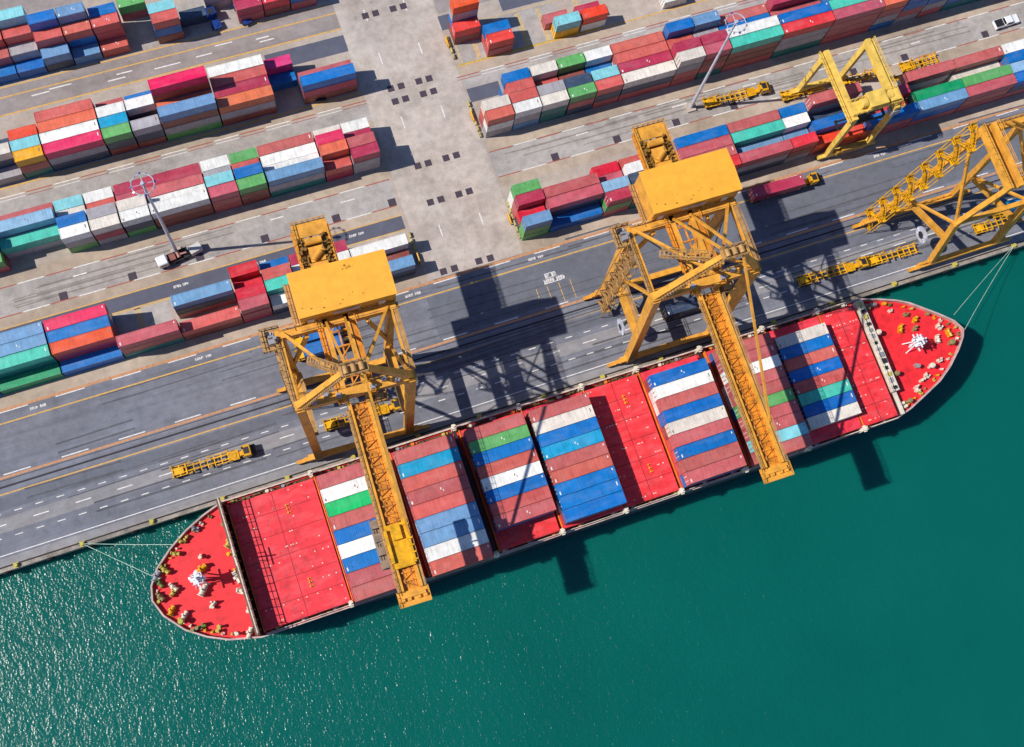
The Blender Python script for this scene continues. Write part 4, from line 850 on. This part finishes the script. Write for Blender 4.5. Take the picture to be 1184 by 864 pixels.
chassis((-37.2, 20.6, 0), R(-1), 'trailer beside the landside legs of the trolley crane', ln=12.4); cbox('b', 40, (-37.0, 20.6, 1.42), 'blue long container riding a trailer under the trolley crane girder, nearer the yard', R(-1), (.68, 1.05, .9))
chassis((121.6, -.8, 0), R(-1), 'empty yellow trailer at the quay beyond the cropped crane leg'); cbox('B', 20, (127.2, 1.6, 1.42), 'mid blue short container riding a trailer at the right frame edge', R(-1)); chassis((127.5, 1.6, 0), R(-1), 'trailer under the mid blue short container')
chassis((70.2, 47.7, 0), R(-2), 'empty yellow trailer nearest the right lamp mast on the yard lane', ln=11.); tractor((78.6, 47.5, 0), R(-2), 'yellow tractor on the yard lane behind the right lamp mast')
chassis((89, 44.2, 0), 0, 'empty yellow trailer under the far legs of the pale yard crane', ln=11.); chassis((104, 43.6, 0), 0, 'empty yellow trailer just past the pale yard crane', ln=12.)
chassis((118.4, 40.2, 0), R(1), 'empty yellow trailer behind the crimson container, beyond the yard crane', ln=12.4)
chassis((120, 43, 0), R(1), 'second empty yellow trailer beyond the yard crane, nearest the kerb line', ln=10.)
for x, y, lab in ((-38.4, 100.3, 'dark blue tractor parked in the far left bays, left one of the pair'), (-31.6, 99.6, 'dark blue tractor parked in the far left bays, right one of the pair')):
    tractor((x, y, 0), R(100), lab, BLUET, group='blue tractors parked in the far bays')
tractor((-20.5, 76.3, 0), R(80), 'grey tractor parked in shadow at the foot of the upper left block', DARK, GREYST, group='tractors standing in the shade')
# lamp masts
def mast(loc, label):
    T = empty('lamp_mast', loc); tag(T, label, 'lamp mast', 'tall white lamp masts'); h = 39.
    mb = MB(); mb.tube((0, 0, .6), (0, 0, h), .42, .22, n=12); mb.build('pole', LAMPM, T)
    mb = MB(); mb.box((0, 0, .3), (2.2, 2.2, .6)); mb.build('base', CONCP, T, bevel=.06)
    mb = MB(); r = 2.15
    for i in range(20):
        a, b = i*6.2832/20, (i+1)*6.2832/20; mb.tube((r*math.cos(a), r*math.sin(a), h), (r*math.cos(b), r*math.sin(b), h), .09, n=6)
    for i in range(4): a = i*math.pi/2; mb.tube((0, 0, h), (r*math.cos(a), r*math.sin(a), h), .07, n=6)
    mb.tube((0, 0, h-.4), (0, 0, h+.7), .35, n=10); rg = mb.build('head_frame', LAMPM, T)
    for i in range(12):
        a = i*6.2832/12; mb = MB(); mb.box((0, 0, 0), (.4, .36, .26)); mb.box((.06, 0, -.18), (.34, .3, .1)); o = mb.build('floodlight', GREYST if i % 3 else BLUET, T); o.location = (2.28*math.cos(a), 2.28*math.sin(a), h-.05); o.rotation_euler = (0, .3, a)
    return T
mast((-61.46, 48.23, 0), 'tall white lamp mast rising beside the parked utility truck'); mast((61.67, 48.25, 0), 'tall white lamp mast beside the yellow trailers of the yard lane')
# utility truck, cabinets, white pickup
T = empty('utility_truck', (-63.2, 46.9, 0), R(8)); tag(T, 'white cabbed utility truck parked at the foot of the lamp mast', 'truck')
mb = MB(); mb.rng(-2.9, -.6, -1.15, 1.15, .7, 2.7); c = mb.build('cab', WHITEP, T, bevel=.18)
m2 = MB(); m2.rng(-2.96, -2.7, -.95, .95, 1.7, 2.4); m2.rng(-2.4, -1.2, -1.17, 1.17, 1.7, 2.35); m2.build('window', GLASS, c)
mb = MB(); mb.rng(-.5, 4.2, -1.15, 1.15, .8, 1.); mb.rng(-.5, 4.2, -1.15, -1.05, 1., 1.5); mb.rng(-.5, 4.2, 1.05, 1.15, 1., 1.5); mb.build('flatbed', DARK, T)
mb = MB(); mb.box((.6, 0, 1.5), (1.3, 1.5, 1.)); mb.tube((2., -.6, 1.4), (2., .7, 1.4), .5); mb.beam((1.2, .3, 1.2), (3.8, -.3, 1.9), .4, .4); mb.build('boom_gear', paint('gear_red', (150,90,80), .5, .4, .4), T)
wheels(T, (-1.9, 1.2, 3.2), 2.3, .46)
mb = MB(); mb.box((0, 0, .95), (2.6, 1.7, 1.9)); mb.box((0, 0, 1.93), (2.75, 1.85, .1)); mb.box((-.6, -.87, 1.), (.9, .06, 1.5)); o = mb.build('switch_cabinet', paint('cabinet_pale', (214,212,208), .5, .2), bevel=.03); o.location = (-57.4, 47.6, 0); o.rotation_euler = (0, 0, R(14)); tag(o, 'pale grey switch cabinet on the lane beside the lamp mast', 'cabinet')
T = empty('pickup_truck', (146.6, 47.1, 0), R(2)); tag(T, 'white crew cab pickup driving on the lane at the right edge', 'pickup')
mb = MB(); mb.rng(-3.4, 3.3, -1.15, 1.15, .5, 1.25); mb.rng(-3.3, -.9, -1.15, -1., 1.25, 1.6); mb.rng(-3.3, -.9, 1., 1.15, 1.25, 1.6); mb.build('body', WHITEP, T, bevel=.1)
mb = MB(); mb._f([(-.9,-1.05,1.25),(1.9,-1.05,1.25),(1.9,1.05,1.25),(-.9,1.05,1.25),(-.7,-.92,2.1),(1.1,-.92,2.1),(1.1,.92,2.1),(-.7,.92,2.1)], [(3,2,1,0),(4,5,6,7),(0,1,5,4),(1,2,6,5),(2,3,7,6),(3,0,4,7)]); c = mb.build('cab', WHITEP, T, bevel=.08)
m2 = MB(); m2._f([(1.88,-.95,1.33),(1.88,.95,1.33),(1.2,.82,2.06),(1.2,-.82,2.06)], [(0,1,2,3)]); m2._f([(-.6,-1.07,1.35),(1.3,-1.07,1.35),(.9,-.97,1.98),(-.5,-.97,1.98)], [(0,1,2,3)]); m2.rng(-.95, -.74, -.8, .8, 1.4, 2.); m2.build('window', GLASS, c)
mb = MB(); mb.rng(-3.2, -1., -.98, .98, 1.25, 1.32); mb.build('load_bed', DARK, T)
for sy in (-1, 1):
    mb = MB(); mb.box((3.3, sy*.85, 1.), (.12, .4, .2)); mb.build('headlight', GLASS, T)
wheels(T, (-2.2, 2.1), 2.4, .42)
# yellow guard posts at the block corners
g0 = None
for x, y, lab in ((11.6, 80.1, 'yellow guard post beside the red stack of the far right block'), (11.2, 60.5, 'yellow guard post beside the white ended middle right stack'), (11.2, 34.2, 'yellow guard post beside the green right quayside stack'), (-11.4, 31.2, 'yellow guard post beside the steel blue left quayside container')):
    if g0 is None:
        mb = MB(); mb.tube((0, -1.2, 0), (0, -1.2, 1.1), .16); mb.tube((0, 1.2, 0), (0, 1.2, 1.1), .16); mb.tube((0, -1.2, 1.1), (0, 1.2, 1.1), .16); mb.box((0, 0, .55), (.5, 1.6, .5)); o = g0 = mb.build('guard_post', TRUCKY)
    else: o = g0.copy(); COL.objects.link(o)
    o.location = (x, y, 0); tag(o, lab, 'guard post', 'yellow guard posts at the block ends')
for x, y0, y1, lab in ((13.2, 29, 39, 'low pale concrete barrier along the end of the right quayside block'), (13.1, 75.5, 83, 'low pale concrete barrier along the end of the far right block'), (12.6, 55, 65, 'low pale concrete barrier along the end of the middle right block'), (-12.2, 30, 38, 'low pale concrete barrier along the end of the left quayside block')):
    mb = MB()
    for i in range(int((y1-y0)/1.6)): mb.box((-.9 if x > 0 else .9, -(y1-y0)/2+.8+i*1.6, .35), (.5, 1.3, .7)); mb.box((-.9 if x > 0 else .9, -(y1-y0)/2+.8+i*1.6, .78), (.25, 1.1, .16))
    o = mb.build('barrier', paint('barrier_mix_%d' % int(y0), (196,182,120), .8, .5, .6), bevel=.04); o.location = (x-.2, (y0+y1)/2, 0); tag(o, lab, 'barrier')
